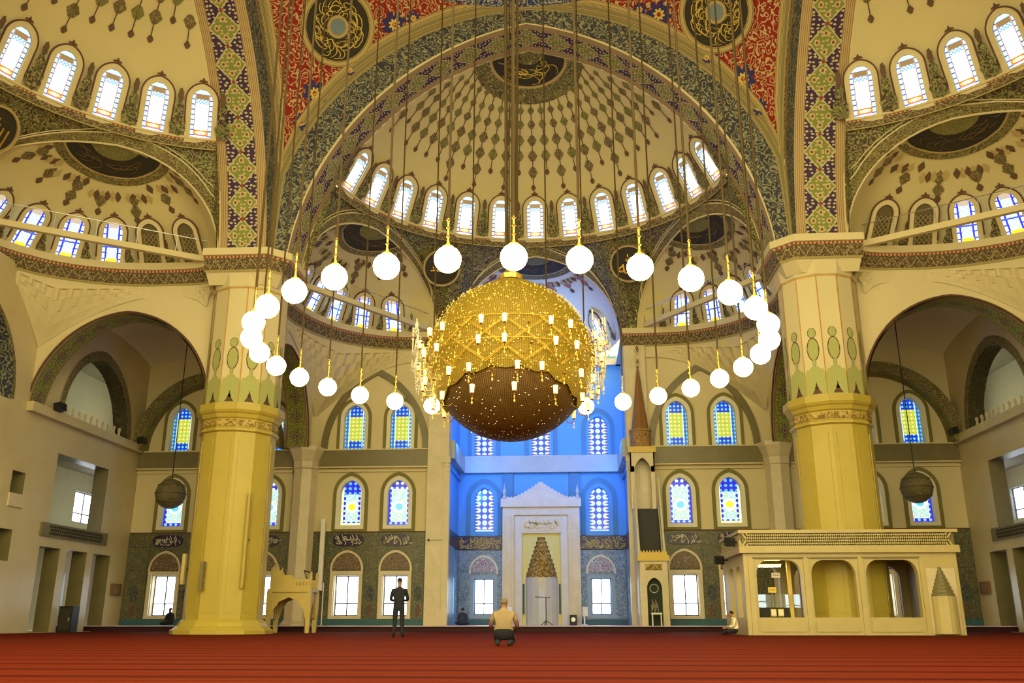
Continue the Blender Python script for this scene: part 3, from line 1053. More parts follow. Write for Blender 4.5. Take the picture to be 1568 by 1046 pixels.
FLOWERS = ((6.25, 10.9, 27.45, .62), (9.9, 11.05, 23.95, .62), (10.35, 11.15, 22.5, .40), (8.25, 11.2, 25.2, .30), (5.35, 10.95, 27.8, .34))
for sx in (-1, 1):
    rows, mrows = [], []
    NA, NZ = 40, 24
    zt = PZ + sqrt(PR * PR - FACE * FACE)
    for j in range(NA + 1):
        ph = (pi / 2) * j / NA
        rl = FACE / max(cos(ph), sin(ph)); zl = PZ + sqrt(max(0, PR * PR - rl * rl))
        col = []
        for i in range(NZ + 1):
            z = zl + (zt - zl) * i / NZ; r = sqrt(max(0, PR * PR - (z - PZ) ** 2)); col.append(Vector((sx * r * sin(ph), r * cos(ph), z)))
        rows.append(col)
    bv = bvh_of([rows])
    mb = MB(); mb.grid(rows)
    root = mb.build('ceiling_pendentive_%s' % ('left' if sx < 0 else 'right'), 'red_ara', None, True, 'structure', 'red arabesque painted pendentive above the %s pillar' % ('left' if sx < 0 else 'right'))
    # moulding strips round the red field
    st = MB()
    for lo, hi, m in ((.0, .34, 0), (.34, .58, 1)):
        for half in (0, 1):
            js = [j for j in range(NA + 1) if (rows[j] and ((j <= NA // 2) if half == 0 else (j >= NA // 2)))]
            A, B = [], []
            for j in js:
                b0 = rows[j][0]; ax = 1 if half == 0 else 0      # arch plane: y (front) or x (side)
                d = Vector((0, -1, .75)) if half == 0 else Vector((-sx, 0, .75))
                d.normalize()
                A.append(snap(bv, b0 + d * lo, .05)); B.append(snap(bv, b0 + d * hi, .05))
            L = [0.]
            for a, b in zip(A, A[1:]): L.append(L[-1] + (b - a).length)
            st.grid([A, B], [[(0, l) for l in L], [(1, l) for l in L]], m)
    st.build('painted_border', ['moulding', 'ring'], root)
    c = snap(bv, (sx * 9.1, 10.4, 27.0), 0.); c = snap(bv, (sx * 8.75, 9.95, 26.75), 0.)
    md = MB(); rnd = random.Random(11)
    disc(md, bv, c, 1.52, 0, .10, 44, 5, .40); disc(md, bv, c, .40, 1, .12, 24, 2); disc(md, bv, c, 1.80, 2, .09, 44, 1, 1.52); disc(md, bv, c, .52, 2, .13, 24, 1, .36)
    calligraphy(md, bv, c, .55, 1.42, 3, 46, .13, rnd, None, .02)
    md.build('inscription_medallion', ['black_panel', 'orn_blue', 'ring', 'gold_paint'], root)
    fl = MB()
    for (fx, fy, fz, R) in FLOWERS:
        q = snap(bv, (sx * fx, fy, fz), 0.)
        for ring_, m in ((R, 0), (R * .45, 1), (R * .2, 2)):
            loc, nor, i_, d_ = bv.find_nearest(q); nor = nor if nor.dot(EYE - q) > 0 else -nor
            u = nor.orthogonal().normalized(); v = nor.cross(u)
            fl.poly([q + nor * (.05 + .01 * m) + (u * cos(2 * pi * k / 24) + v * sin(2 * pi * k / 24)) * ring_ * (1 if k % 3 else .62) for k in range(24)], None, m)
    fl.build('painted_flowers', [plain('orn_navy', (.03, .025, .13), .7), 'gold_paint', 'red_ara'], root)['kind'] = 'stuff'

# central dome: ring and shell over the pendentives (its rim just shows at the top of the picture)
mb = MB(); zt = PZ + sqrt(PR * PR - FACE * FACE)
mb.lathe([(FACE + .02, zt), (FACE + .02, zt + .9)], 64, (0, 0, 0), 0)
mb.lathe([(FACE - .1, zt + .9), (FACE - .1, zt + 1.2), (FACE, zt + 1.2)], 64, (0, 0, 0), 1)
mb.lathe([(FACE * cos(t * pi / 20), zt + 1.2 + 12.0 * sin(t * pi / 20)) for t in range(11)], 64, (0, 0, 0), 1)
mb.build('ceiling', [arabesque('ring_blue', (.03, .04, .16), (.05, .09, .20), (.02, .02, .10), (.40, .36, .24), 5., .05, 'Object'), 'plaster_dome'], None, True, 'structure', 'central dome rising over the hanging lamps')

# ------------------------------------------------------------------ cornice, squinch walls
def cornice_run(mb, pts, z0=15.0, z1=ZC, closed=False):
    pts = [Vector((q[0], q[1], 0)) for q in pts]; n = len(pts); nr = []
    for i in range(n):
        a = pts[max(0, i - 1)]; b = pts[min(n - 1, i + 1)]; t = (b - a).normalized(); d = Vector((-t.y, t.x, 0))
        nr.append(d)
    # interior side: towards the hall centre
    L = [0.]
    for a, b in zip(pts, pts[1:]): L.append(L[-1] + (b - a).length)
    s = 1 if nr[n // 2].dot(-pts[n // 2]) > 0 else -1
    prof = [(0.02, z0, None), (.28, z1, None), (.40, z1, None), (.40, z1 + .32, None), (-.45, z1 + .34, None)]
    R = [[q + d * s * o + Vector((0, 0, z)) for q, d in zip(pts, nr)] for o, z, _ in prof]
    mb.grid(R[:2], [[(l, 0) for l in L], [(l, 1) for l in L]], 0); mb.grid(R[1:], None, 1)


def walk(pts, step=.5): 
    n = max(2, int(sum((Vector(b) - Vector(a)).length for a, b in zip(pts, pts[1:])) / step)); return resample(pts, n)


tn = 0
half = resample(smooth_path(PATH_FL), 40)
cap = [(-10.75, 14.05), (-10.75, 11.25), (-11.25, 10.75), (-14.05, 10.75)]
for sx in (-1, 1):
    fl = [(q[0] * -sx, q[1]) for q in half]                     # front bay side
    flx = fl + [(-5.2 * -sx, 23.1), (-4.72 * -sx, 23.1)]
    sd_ = [(sx * abs(q[1]), abs(q[0])) for q in half]           # side bay (diagonal mirror)
    side = 'left' if sx < 0 else 'right'
    for nm, pts, lab in (('a', flx, 'patterned curved cornice between the prayer niche and the %s pillar' % side), ('b', sd_, 'patterned curved cornice of the %s side bay beyond the %s pillar' % (side, side)), ('c', [(q[0] * -sx, q[1]) for q in cap], 'patterned cornice capping the %s pillar' % side)):
        tn += 1; mb = MB(); cornice_run(mb, pts); mb.build('trim_%d' % tn, ['cornice', 'plaster'], None, False, 'structure', lab)
    # squinch: stepped stalactite corner under each curved cornice
    for nm, pts, corner in (('front', fl, (-12.3 * -sx, 23.15)), ('side', sd_, (sx * XW, 12.3))):
        k0 = Vector(corner); rows = []; fine = resample(pts, 120)
        tiers = [(0., -.25, 0.), (0., .16, .0), (.0, .17, 1.), (.14, .34, 1.), (.14, .35, .6), (.34, .54, 1.), (.34, .55, .6), (.58, .74, 1.), (.58, .75, .6), (.84, .90, .8), (1., 1., 0.)]
        for ti, (f, zf, cell) in enumerate(tiers):
            r = []
            for i, q in enumerate(fine):
                dx, dy = k0.x - q.x, k0.y - q.y; m = min(abs(dx), abs(dy)); e = max(0., m - .02)
                am = (.16 * abs(sin(pi * i / 5 + (pi / 2 if (ti // 2) % 2 else 0))) * cell) if e > 0 else 0.
                am = min(am, e * .6 + .02)
                st = f * e + am * (1 - f)
                r.append(Vector((q.x + math.copysign(st - .03, dx), q.y + math.copysign(st - .03, dy), 15.0 - zf * (.55 + 1.9 * e))))
            rows.append(r)
        mb = MB(); mb.grid(rows)
        mb.build('trim_muqarnas_%s_%s' % (nm, side), 'plaster', None, False, 'structure', 'stepped stalactite corner vaulting under the curved cornice of the %s bay, %s' % (nm, side))

# straight timber rails across the galleries
for sx in (-1, 1):
    side = 'left' if sx < 0 else 'right'
    for a, b, lab in (((11.2 * sx, 15.4, 16.15), (6.0 * sx, 22.9, 16.15), 'straight timber light rail spanning the gallery by the prayer niche, %s' % side), ((14.2 * sx, 11.9, 16.0), (22.6 * sx, 6.9, 16.15), 'straight timber light rail spanning the %s side gallery' % side)):
        a, b = Vector(a), Vector(b); d = (b - a); mb = MB(); h = Vector((0, 0, .13)); s = d.cross(Vector((0, 0, 1))).normalized() * .12
        mb.obox((a + b) / 2, d / 2, s, h)
        o = mb.build('gallery_rail', 'plaster', None, False, None, lab, 'rail', 'gallery rails')
        mb = MB()
        for t in range(7):
            q = a + d * (t / 6); mb.tube(q + Vector((0, 0, .1)), q + Vector((0, 0, .9)), .02, 5)
        mb.tube(a + Vector((0, 0, .9)), b + Vector((0, 0, .9)), .02, 5); mb.build('wire_railing', 'steel', o)

# ------------------------------------------------------------------ pillars
def pillar(sx):
    side = 'left' if sx < 0 else 'right'
    cx, cy = sx * 12.5, 12.5
    N = 12; off = pi / 12
    pr = [(1.95, 0), (1.95, .14), (1.72, .30), (1.66, .42), (1.60, .50), (1.52, .55), (1.50, 7.9), (1.50, 8.0), (1.60, 8.05), (1.60, 8.15), (1.53, 8.2), (1.53, 8.55), (1.60, 8.6), (1.66, 8.75), (1.72, 8.8), (1.78, 8.9), (1.78, 9.18), (1.62, 9.2)]
    mb = MB()
    rows = [[Vector((cx + r / cos(pi / N) * cos(off + 2 * pi * i / N), cy + r / cos(pi / N) * sin(off + 2 * pi * i / N), z)) for i in range(N + 1)] for r, z in pr]
    mb.grid(rows)
    root = mb.build('pillar', 'marble_pier', None, False, 'structure', 'massive faceted marble pillar lit yellow, on the %s of the hall%s' % (side, '' if sx < 0 else ' behind the muezzin platform'))
    for i in range(N):
        a = 2 * pi * (i + 1) / N; d = Vector((cos(a), sin(a), 0)); t = Vector((-sin(a), cos(a), 0)); c = Vector((cx, cy, 0)) + d * 1.50
        if d.y > .55: continue
        p = MB(); w = .24
        p.obox(c + Vector((0, 0, 4.25)), t * w, d * .035, Vector((0, 0, 3.45))); p.build('panel', 'marble_pier', root)
        p = MB(); p.obox(Vector((cx, cy, 8.37)) + d * 1.54, t * .385, d * .03, Vector((0, 0, .13))); p.build('capital_panel', 'capital_orn', root)
    # painted upper drum
    up = MB()
    z0, z1 = 9.2, 15.3
    def ring(r, z): return [Vector((cx + r / cos(pi / N) * cos(off + 2 * pi * i / N), cy + r / cos(pi / N) * sin(off + 2 * pi * i / N), z)) for i in range(N + 1)]
    up.grid([ring(1.55, z0), ring(1.55, 14.35), ring(1.60, 14.4), ring(1.75, 15.3)])
    up.build('upper_drum', 'plaster', root)
    for i in range(N):
        a = 2 * pi * (i + 1) / N; d = Vector((cos(a), sin(a), 0)); t = Vector((-sin(a), cos(a), 0)); c = Vector((cx, cy, 0)) + d * 1.556
        if d.y > .55: continue
        f = lambda x, z, o=0.: c + t * x + d * o + Vector((0, 0, z))
        o = MB()
        o.poly([f(-.40, 9.25, .01), f(.40, 9.25, .01), f(.40, 10.1, .01), f(.33, 10.3, .01), f(.24, 10.28, .01), f(.14, 10.42, .01), f(0, 10.38, .01), f(-.14, 10.42, .01), f(-.24, 10.28, .01), f(-.33, 10.3, .01), f(-.40, 10.1, .01)], None, 0)
        for k, (zc, ww, hh) in enumerate(((10.55, .07, .18), (11.15, .23, .46), (11.85, .16, .20))):
            o.poly([f(cos(2 * pi * q / 14) * ww * (1 if q % 2 else .9), zc + sin(2 * pi * q / 14) * hh, .012) for q in range(14)], None, 0)
            o.poly([f(cos(2 * pi * q / 14) * ww * 1.12, zc + sin(2 * pi * q / 14) * hh * 1.10, .008) for q in range(14)], None, 2)
        for zc, ww, hh in ((9.45, .20, .18), (9.62, .09, .16)):
            o.poly([f(-ww, zc - hh, .015), f(ww, zc - hh, .015), f(ww * .4, zc, .015), f(0, zc + hh, .015), f(-ww * .4, zc, .015)], None, 2)
        for e in (-1, 1): o.poly([f(e * .415 - .03, 9.2, .01), f(e * .415 + .01, 9.2, .01), f(e * .415 + .01, 14.35, .01), f(e * .415 - .03, 14.35, .01)], None, 1)
        o.poly([f(-.42, 14.30, .01), f(.42, 14.30, .01), f(.42, 14.35, .01), f(-.42, 14.35, .01)], None, 1)
        o.build('painted_panel', ['paint_green', 'paint_orange', 'outline'], root)
    # square block carrying the cornice
    b = MB()
    X = lambda x: -sx * x
    for z, in ((14.6,),):
        pl = [(-10.78, 14.0), (-10.78, 11.25), (-11.25, 10.78), (-14.0, 10.78), (-14.0, 14.0)]
        pl2 = [(-11.05, 13.9), (-11.05, 11.6), (-11.6, 11.05), (-13.9, 11.05), (-13.9, 13.9)]
        b.grid([[Vector((X(x), y, 14.5)) for x, y in pl2 + pl2[:1]], [Vector((X(x), y, 15.02)) for x, y in pl + pl[:1]], [Vector((X(x), y, 15.6)) for x, y in pl + pl[:1]]])
    b.build('corbel_block', 'plaster', root)
    return root


M['paint_green'] = plain('paint_green', (.36, .37, .13), .7, var=.1, scale=10)
M['paint_orange'] = plain('paint_orange', (.50, .27, .05), .7)
for sx in (-1, 1): pillar(sx)

# ------------------------------------------------------------------ walls
M['gallery_grey'] = plain('gallery_grey', (.26, .27, .27), .8)
def rect(x0, x1, z0, z1): return [(x0, z0), (x1, z0), (x1, z1), (x0, z1)]


def clear_window(fmap, c, w, z0, z1, label, T=None, framem='win_frame', depth=.40, cols=2, transom=.30):
    """plain daylight casement: frame, mullions and four panes"""
    win_n[0] += 1
    fr = MB(T); t = .05
    bars = [(c - w / 2, c - w / 2 + t, z0, z1), (c + w / 2 - t, c + w / 2, z0, z1), (c - w / 2, c + w / 2, z0, z0 + t), (c - w / 2, c + w / 2, z1 - t, z1), (c - .03, c + .03, z0, z1), (c - w / 2, c + w / 2, z0 + transom * (z1 - z0) - .03, z0 + transom * (z1 - z0) + .03)]
    for a0, a1, b0, b1 in bars:
        P = [fmap(a, b, d) for d in (depth - .06, depth + .02) for b in (b0, b1) for a in (a0, a1)]
        i = [fr.p(q) for q in P]
        for q in ((0, 2, 3, 1), (4, 5, 7, 6), (0, 1, 5, 4), (2, 6, 7, 3), (0, 4, 6, 2), (1, 3, 7, 5)): fr.face([i[k] for k in q])
    o = fr.build('window_%d' % win_n[0], framem, None, False, 'structure', label)
    zt = z0 + transom * (z1 - z0)
    for a0, a1 in ((c - w / 2, c), (c, c + w / 2)):
        for b0, b1 in ((z0, zt), (zt, z1)):
            p = MB(T); p.poly([fmap(a0, b0, depth), fmap(a1, b0, depth), fmap(a1, b1, depth), fmap(a0, b1, depth)], [(0, (b0 - z0) / (z1 - z0)), (1, (b0 - z0) / (z1 - z0)), (1, (b1 - z0) / (z1 - z0)), (0, (b1 - z0) / (z1 - z0))]); p.build('pane', 'pane_clear', o)
    return o


M['lettering_pale'] = plain('lettering_pale', (.62, .55, .38), .5)
M['motif_dark'] = arabesque('motif_dark', (.03, .045, .06), (.05, .07, .06), (.02, .02, .05), (.15, .14, .08), 12., .03, 'Object')
M['motif_red'] = arabesque('motif_red', (.12, .03, .02), (.10, .05, .03), (.04, .04, .05), (.18, .14, .08), 12., .03, 'Object')
M['win_frame'] = plain('window_frame', (.10, .07, .09), .5)
BAYS = [7.5, 10.07, 14.6, 17.22, 19.85]
bayname = ['beside the prayer niche recess', 'between recess and corner column', 'behind the great pillar, near the column', 'behind the great pillar', 'in the far corner bay']
for sx in (-1, 1):
    side = 'left' if sx < 0 else 'right'
    fm = lambda a, b, d: Vector((sx * a, YW + d, b))
    holes = []
    for x in BAYS:
        holes.append(parch(x, 1.15, 9.43, 11.2, 11.92, 7)); holes.append(parch(x, 1.15, 5.37, 7.05, 7.76, 7)); holes.append(rect(x - .64, x + .64, .75, 2.78))
    mb = MB(); mb.shape(rect(4.75, XW + .2, 0, 15.3), holes, fm, .45, 0, 0)
    wall = mb.build('wall_front_%s' % side, 'plaster', None, False, 'structure', 'cream front wall with three rows of windows, %s of the prayer niche' % side)
    for i, x in enumerate(BAYS):
        window(fm, x, 1.15, 9.43, 11.2, 11.92, 'pane_upper', 'upper blue and yellow stained window %s, %s side' % (bayname[i], side), border=.20, borderm='plaster_pale', depth=.36, frame_w=.17, frame_m='frame_green', frame_z0=9.4)
        window(fm, x, 1.15, 5.37, 7.05, 7.76, 'pane_lower_b' if i in (0, 2, 4) else 'pane_lower_a', 'middle row pointed stained window %s, %s side' % (bayname[i], side), border=.20, borderm='plaster_pale', depth=.36, frame_w=.18)
        clear_window(fm, x, 1.28, .75, 2.78, 'clear daylight window at floor level %s, %s side' % (bayname[i], side))
    b = MB(); b.box(*sorted((sx * 4.75, sx * 6.2)), YW - .02, YW + .45, 15.2, 16.3); b.box(*sorted((sx * 4.75, sx * 12.6)), YW + .1, YW + .45, 15.2, 17.5); b.build('parapet_wall', 'plaster', wall)
    # beam course
    for a0, a1 in ((5.9, 11.85), (13.3, XW)):
        b = MB(); x0, x1 = sorted((sx * a0, sx * a1)); b.box(x0, x1, YW - .22, YW + .02, 8.46, 9.38); b.box(x0, x1, YW - .27, YW, 8.40, 8.47, 1); b.box(x0, x1, YW - .27, YW, 9.36, 9.43, 1)
        b.build('beam_course', ['marble_dark', 'plaster'], wall)
        b = MB(); b.box(x0, x1, YW - .12, YW + .02, 8.20, 8.30); b.build('string_moulding', 'plaster', wall)
    # blind arches
    def archring(c, w, zs, za, t, y0, y1, mat_f, mat_s, name, parent):
        o_ = parch(c, w, zs, zs, za, 14); i_ = parch(c, w - 2 * t, zs, zs, za - t * 1.1, 14); r = MB()
        for k in range(len(o_) - 1):
            r.poly([Vector((sx * q[0], y0, q[1])) for q in (o_[k], o_[k + 1], i_[k + 1], i_[k])], None, 0)
        L = [0.]
        for a, b in zip(i_, i_[1:]): L.append(L[-1] + sqrt((a[0] - b[0]) ** 2 + (a[1] - b[1]) ** 2))
        r.grid([[Vector((sx * q[0], y0, q[1])) for q in i_], [Vector((sx * q[0], y1, q[1])) for q in i_]], [[(0, l) for l in L], [(1, l) for l in L]], 1)
        r.grid([[Vector((sx * q[0], y0, q[1])) for q in o_], [Vector((sx * q[0], y1, q[1])) for q in o_]], None, 0)
        r.build(name, [mat_f, mat_s], parent)
    archring(8.88, 5.95, 9.42, 14.0, .36, YW - .12, YW, 'marble_dark', 'marble_dark', 'blind_arch', wall)
    archring(18.0, 8.2, 9.42, 13.7, .55, YW - .95, YW, 'band_ara', 'soffit_green', 'vault_arch', wall)
    # tiled dado
    da = MB(); x0, x1 = sorted((sx * 5.95, sx * XW))
    dh = [rect(sx * x - .66, sx * x + .66, .72, 2.81) for x in BAYS]
    da.shape(rect(x0, x1, PT, 5.0), dh, lambda a, b, d: Vector((a, YW - .08 + d, b)), .08)
    dado = da.build('tile_dado', 'tile_ara', wall)
    b = MB(); b.box(x0, x1, YW - .12, YW - .02, PT, .58); b.build('dado_plinth', 'teal', dado)
    b = MB(); b.box(x0, x1, YW - .12, YW - .02, 4.98, 5.04); b.build('dado_cap', 'outline', dado)
    for i, x in enumerate(BAYS):
        f2 = lambda a, b, d: Vector((sx * x + a, YW - .08 + d, b))
        # marble casing of the clear window
        c = MB(); c.shape(rect(-.86, .86, .60, 3.0), [rect(-.66, .66, .72, 2.81)], lambda a, b, d: f2(a, b, d - .06), .06); c.build('window_casing', 'marble', dado)
        # lunette
        l = MB(); l.shape(parch(0, 1.55, 3.08, 3.09, 3.95, 8), [], lambda a, b, d: f2(a, b, d - .04), .04); l.build('lunette', 'lunette', dado)
        l = MB(); ring_open(l, parch(0, 1.75, 3.0, 3.09, 4.07, 8), parch(0, 1.55, 3.0, 3.09, 3.95, 8), lambda a, b, d: f2(a, b, d), .07, 0); l.build('lunette_rim', 'marble', dado)
        # inscription cartouche
        cpts = [(.82 * (1 if cos(t) > 0 else -1) * abs(cos(t)) ** .55, 4.58 + .31 * (1 if sin(t) > 0 else -1) * abs(sin(t)) ** .75) for t in [2 * pi * k / 28 for k in range(28)]]
        p = MB(); p.shape(cpts, [], lambda a, b, d: f2(a, b, d - .05), .05); pl = p.build('inscription_cartouche', 'plaque', dado)
        rnd = random.Random(i + 40); t = MB()
        for k in range(26):
            ax = rnd.uniform(-.66, .66); az = 4.58 + rnd.uniform(-.17, .17); kind = rnd.random(); L = rnd.uniform(.14, .34); pts = []
            for q in range(7):
                g_ = q / 6
                if kind < .4: pts.append((ax + .04 * sin(g_ * 5), az - L * .5 + L * g_))
                elif kind < .75: pts.append((ax + L * g_, az - .07 * sin(g_ * 3.1)))
                else: pts.append((ax + .08 * cos(g_ * 6.), az + .06 * sin(g_ * 6.)))
            for q0, q1 in zip(pts, pts[1:]):
                d = Vector((q1[0] - q0[0], q1[1] - q0[1])); n = Vector((-d.y, d.x)).normalized() * .016
                t.poly([f2(q0[0] - n.x, q0[1] - n.y, -.055), f2(q1[0] - n.x, q1[1] - n.y, -.055), f2(q1[0] + n.x, q1[1] + n.y, -.055), f2(q0[0] + n.x, q0[1] + n.y, -.055)])
        t.build('lettering', 'lettering_pale', pl)
    # panels between windows
    edges = [5.95] + [q for x in BAYS for q in (x - .9, x + .9)] + [XW]
    for a, b_ in list(zip(edges[0::2], edges[1::2])):
        if b_ - a < .3 or (11.5 < (a + b_) / 2 < 13.6): continue
        for z0, z1, mm in ((.66, 3.02, 'tile_ara'), (3.10, 4.18, 'tile_ara'), (4.26, 4.92, 'tile_ara')):
            p = MB(); x0, x1 = sorted((sx * (a + .06), sx * (b_ - .06))); p.box(x0, x1, YW - .12, YW - .06, z0, z1); o = p.build('tile_panel', mm, dado)
            if z1 - z0 > 2:
                q = MB(); cc = sx * (a + b_) / 2; wv = min(.26, (b_ - a) / 2 - .1)
                for zc, sc, m in ((1.85, 1., 0), (1.0, .7, 1)):
                    q.poly([Vector((cc + cos(2 * pi * k / 16) * wv * sc * (1 if k % 2 else .86), YW - .125, zc + sin(2 * pi * k / 16) * .42 * sc)) for k in range(16)], None, m)
                q.build('motif', ['motif_dark', 'motif_red'], o)
    # pilaster beside the recess and the corner column
    p = MB(); x0, x1 = sorted((sx * 4.78, sx * 5.92)); p.box(x0, x1, YW - .30, YW + .05, 0, 15.0); p.box(*sorted((sx * 4.70, sx * 5.02)), YW - .42, YW, 0, 9.0); p.build('pilaster', 'marble', wall)
    for kx in range(3):   # small stalactite capital on the recess edge
        p = MB(); p.obox((sx * (4.86), YW - .36, 8.25 + kx * .22), (.10 + .05 * kx, 0, 0), (0, .09 + .05 * kx, 0), (0, 0, .11)); p.build('stalactite', 'marble', wall)
    cprof = [(.86, 0), (.86, .35), (.70, .5), (.66, .6), (.66, 8.3), (.72, 8.35), (.70, 8.45), (.72, 8.7), (.86, 9.05), (.98, 9.3), (1.0, 9.42), (1.0, 9.5)]
    p = MB(); p.lathe(cprof, 8, (sx * 12.6, YW - .15, 0)); p.build('column', 'marble', None, False, 'structure', 'marble corner column with flared capital against the front wall, %s side' % side)

    # walls that carry the big arches of the corner bay
    A = parch(18.05, 8.1, 9.42, 9.42, 13.8, 18)
    for nm, place in (('bay', lambda a, b, d: Vector((sx * a, 12.3 + d, b))), ('aisle', lambda a, b, d: Vector((sx * (12.3 + d), a, b)))):
        outer = [(13.6, 9.42)] + [(A[0][0], 9.42)] * 0 + [(22.3, 9.42)] + [(22.3, 15.2), (13.6, 15.2)]
        lo = A[0][0]; hi = A[-1][0]
        loop = [(13.6, 15.2), (13.6, 9.42)] + A[::-1] + [(22.5, 9.42), (22.5, 15.2)]
        mb = MB(); mb.shape(loop, [], place, 1.15, 0, 0, True)
        w = mb.build('wall_%s_%s' % (nm, side), 'plaster', None, False, 'structure', 'arched cream wall %s, %s' % ('facing the viewer beside the pillar' if nm == 'bay' else 'running from pillar to front wall', side))
        L = [0.]
        for a, b in zip(A, A[1:]): L.append(L[-1] + sqrt((a[0] - b[0]) ** 2 + (a[1] - b[1]) ** 2))
        s = MB(); k = .97
        ins = [(18.05 + (a - 18.05) * k, 9.42 + (b - 9.42) * k) for a, b in A]
        s.grid([[place(a, b, .02) for a, b in ins], [place(a, b, 1.13) for a, b in ins]], [[(0, l) for l in L], [(1, l) for l in L]]); s.build('arch_soffit', 'soffit_green', w)
        e = MB()
        e.path([place(a, b, -.02) for a, b in A], .05, 5); e.build('arch_edge', 'outline', w)
    # vault of the corner bay
    rows = []
    for i in range(17):
        r = []
        for j in range(17):
            u, v = i / 8 - 1, j / 8 - 1
            r.append(Vector((sx * (17.8 + 4.5 * u), 18.3 + 5.1 * v, 13.55 + 2.4 * sqrt(max(0, (1 - u * u * .75) * (1 - v * v * .75))))))
        rows.append(r)
    mb = MB(); mb.grid(rows); mb.build('ceiling_bay_%s' % side, 'plaster_pale', None, True, 'structure', 'grey vault over the corner bay behind the %s pillar' % side)

    # side wall with gallery
    fs = lambda a, b, d: Vector((sx * (XW + d), a, b))
    holes = [rect(14.8, 16.5, .02, 3.7), rect(17.1, 18.95, .02, 3.7), rect(19.55, 21.3, .02, 3.7), rect(15.2, 20.0, 4.75, 7.95), rect(11.95, 12.9, 5.7, 6.65), rect(10.4, 12.6, 2.9, 4.2), parch(18.2, 6.4, 9.7, 9.75, 13.2, 12), parch(7.0, 8.0, 9.5, 9.55, 13.6, 12)]
    mb = MB(); mb.shape(rect(-26, 23.4, 0, 15.3), holes, fs, .75, 0, 1)
    w = mb.build('wall_%s' % side, ['stone_wall', 'marble_dark'], None, False, 'structure', 'tan stone %s wall with gallery and doorway openings' % side)
    p = MB(); p.box(*sorted((sx * (XW - .30), sx * XW)), 12.2, 23.3, 9.30, 9.72); p.build('string_course', 'stone_wall', w)
    p = MB(); p.box(*sorted((sx * (XW - .10), sx * XW)), 14.6, 20.6, 4.15, 4.75); p.build('parapet', 'marble_dark', w)
    L_ = MB()
    for k in range(26):
        for j in range(3): L_.obox((sx * (XW - .115), 15.3 + k * .185 + (.09 if j % 2 else 0), 4.30 + j * .15), (.012, 0, 0), (0, .035, .035), (0, -.035, .035))
    o = L_.build('parapet_piercing', 'black_panel', w); o['kind'] = 'stuff'
    p = MB(); p.box(*sorted((sx * (XW - .08), sx * XW)), 11.9, 12.95, 5.15, 5.70); p.build('grille', 'marble', w)
    s = MB(); A2 = parch(18.2, 6.4, 9.75, 9.75, 13.2, 12); A3 = parch(18.2, 7.2, 9.75, 9.75, 13.7, 12)
    for k in range(len(A2) - 1): s.poly([fs(*q, -.04) for q in (A3[k], A3[k + 1], A2[k + 1], A2[k])], None, 0)
    s.grid([[fs(a, b, -.03) for a, b in A2], [fs(a, b, .78) for a, b in A2]], None, 1)
    A4 = parch(7.0, 7.98, 9.55, 9.55, 13.59, 12); A5 = parch(7.0, 8.3, 9.55, 9.55, 13.85, 12); s.grid([[fs(a, b, -.03) for a, b in A4], [fs(a, b, .78) for a, b in A4]], None, 1)
    for k in range(len(A4) - 1): s.poly([fs(*q, -.04) for q in (A5[k], A5[k + 1], A4[k + 1], A4[k])], None, 0)
    s.build('arch_band', ['band_ara', 'teal_ara'], w)
    # balusters of the upper gallery
    for k in range(10):
        p = MB(); y = 15.6 + k * .58; p.lathe([(.07, 0), (.10, .15), (.06, .3), (.09, .45), (.07, .55)], 6, (sx * (XW + .15), y, 9.72)); p.build('baluster', 'marble', w)
    # gallery rooms behind
    g = MB()
    xo = XW + 4.2
    g.box(*sorted((sx * (XW + .7), sx * xo)), -2.0, 28.6, 4.2, 4.6, 0); g.box(*sorted((sx * (XW + .7), sx * xo)), -2.0, 28.6, 8.6, 9.7, 0)
    g.box(*sorted((sx * (XW + .7), sx * xo)), -2.0, 28.6, 14.2, 14.5, 0); g.box(*sorted((sx * (XW + .7), sx * xo)), 28.6, 28.9, 0, 14.5, 0); g.box(*sorted((sx * (XW + .7), sx * xo)), -2.4, -2.0, 0, 14.5, 0)
    fo_ = lambda a, b, d: Vector((sx * (xo + d), a, b))
    wins = [(25.95, 2.5, 5.85, 7.55), (13.0, 2.0, 5.2, 7.3), (24.45, .8, .6, 3.0), (20.6, .5, .6, 3.0)]
    g.shape(rect(-2.4, 28.9, 0, 14.5), [rect(c - w_ / 2, c + w_ / 2, a, b) for c, w_, a, b in wins], fo_, .3, 0, 0)
    g.build('wall_gallery_%s' % side, 'gallery_grey', None, False, 'structure', 'pale gallery room behind the %s wall openings' % side)
    for k, (c, w_, a, b) in enumerate(wins):
        clear_window(fo_, c, w_, a, b, '%s window lighting the gallery behind the %s wall' % (['wide upper', 'near upper', 'tall lower', 'far lower'][k], side), depth=.2)
    # notice board, door-side
    p = MB(); p.box(*sorted((sx * (XW - .10), sx * (XW - .015))), 21.75, 22.75, 1.75, 2.35); o = p.build('notice_board', 'wood', None, False, None, 'brown notice board on the %s wall near the corner' % side, 'board', 'brown wall boards')
    p = MB(); p.box(*sorted((sx * (XW - .115), sx * (XW - .09))), 21.95, 22.5, 1.85, 2.25); p.build('board_face', 'marble_dark', o)

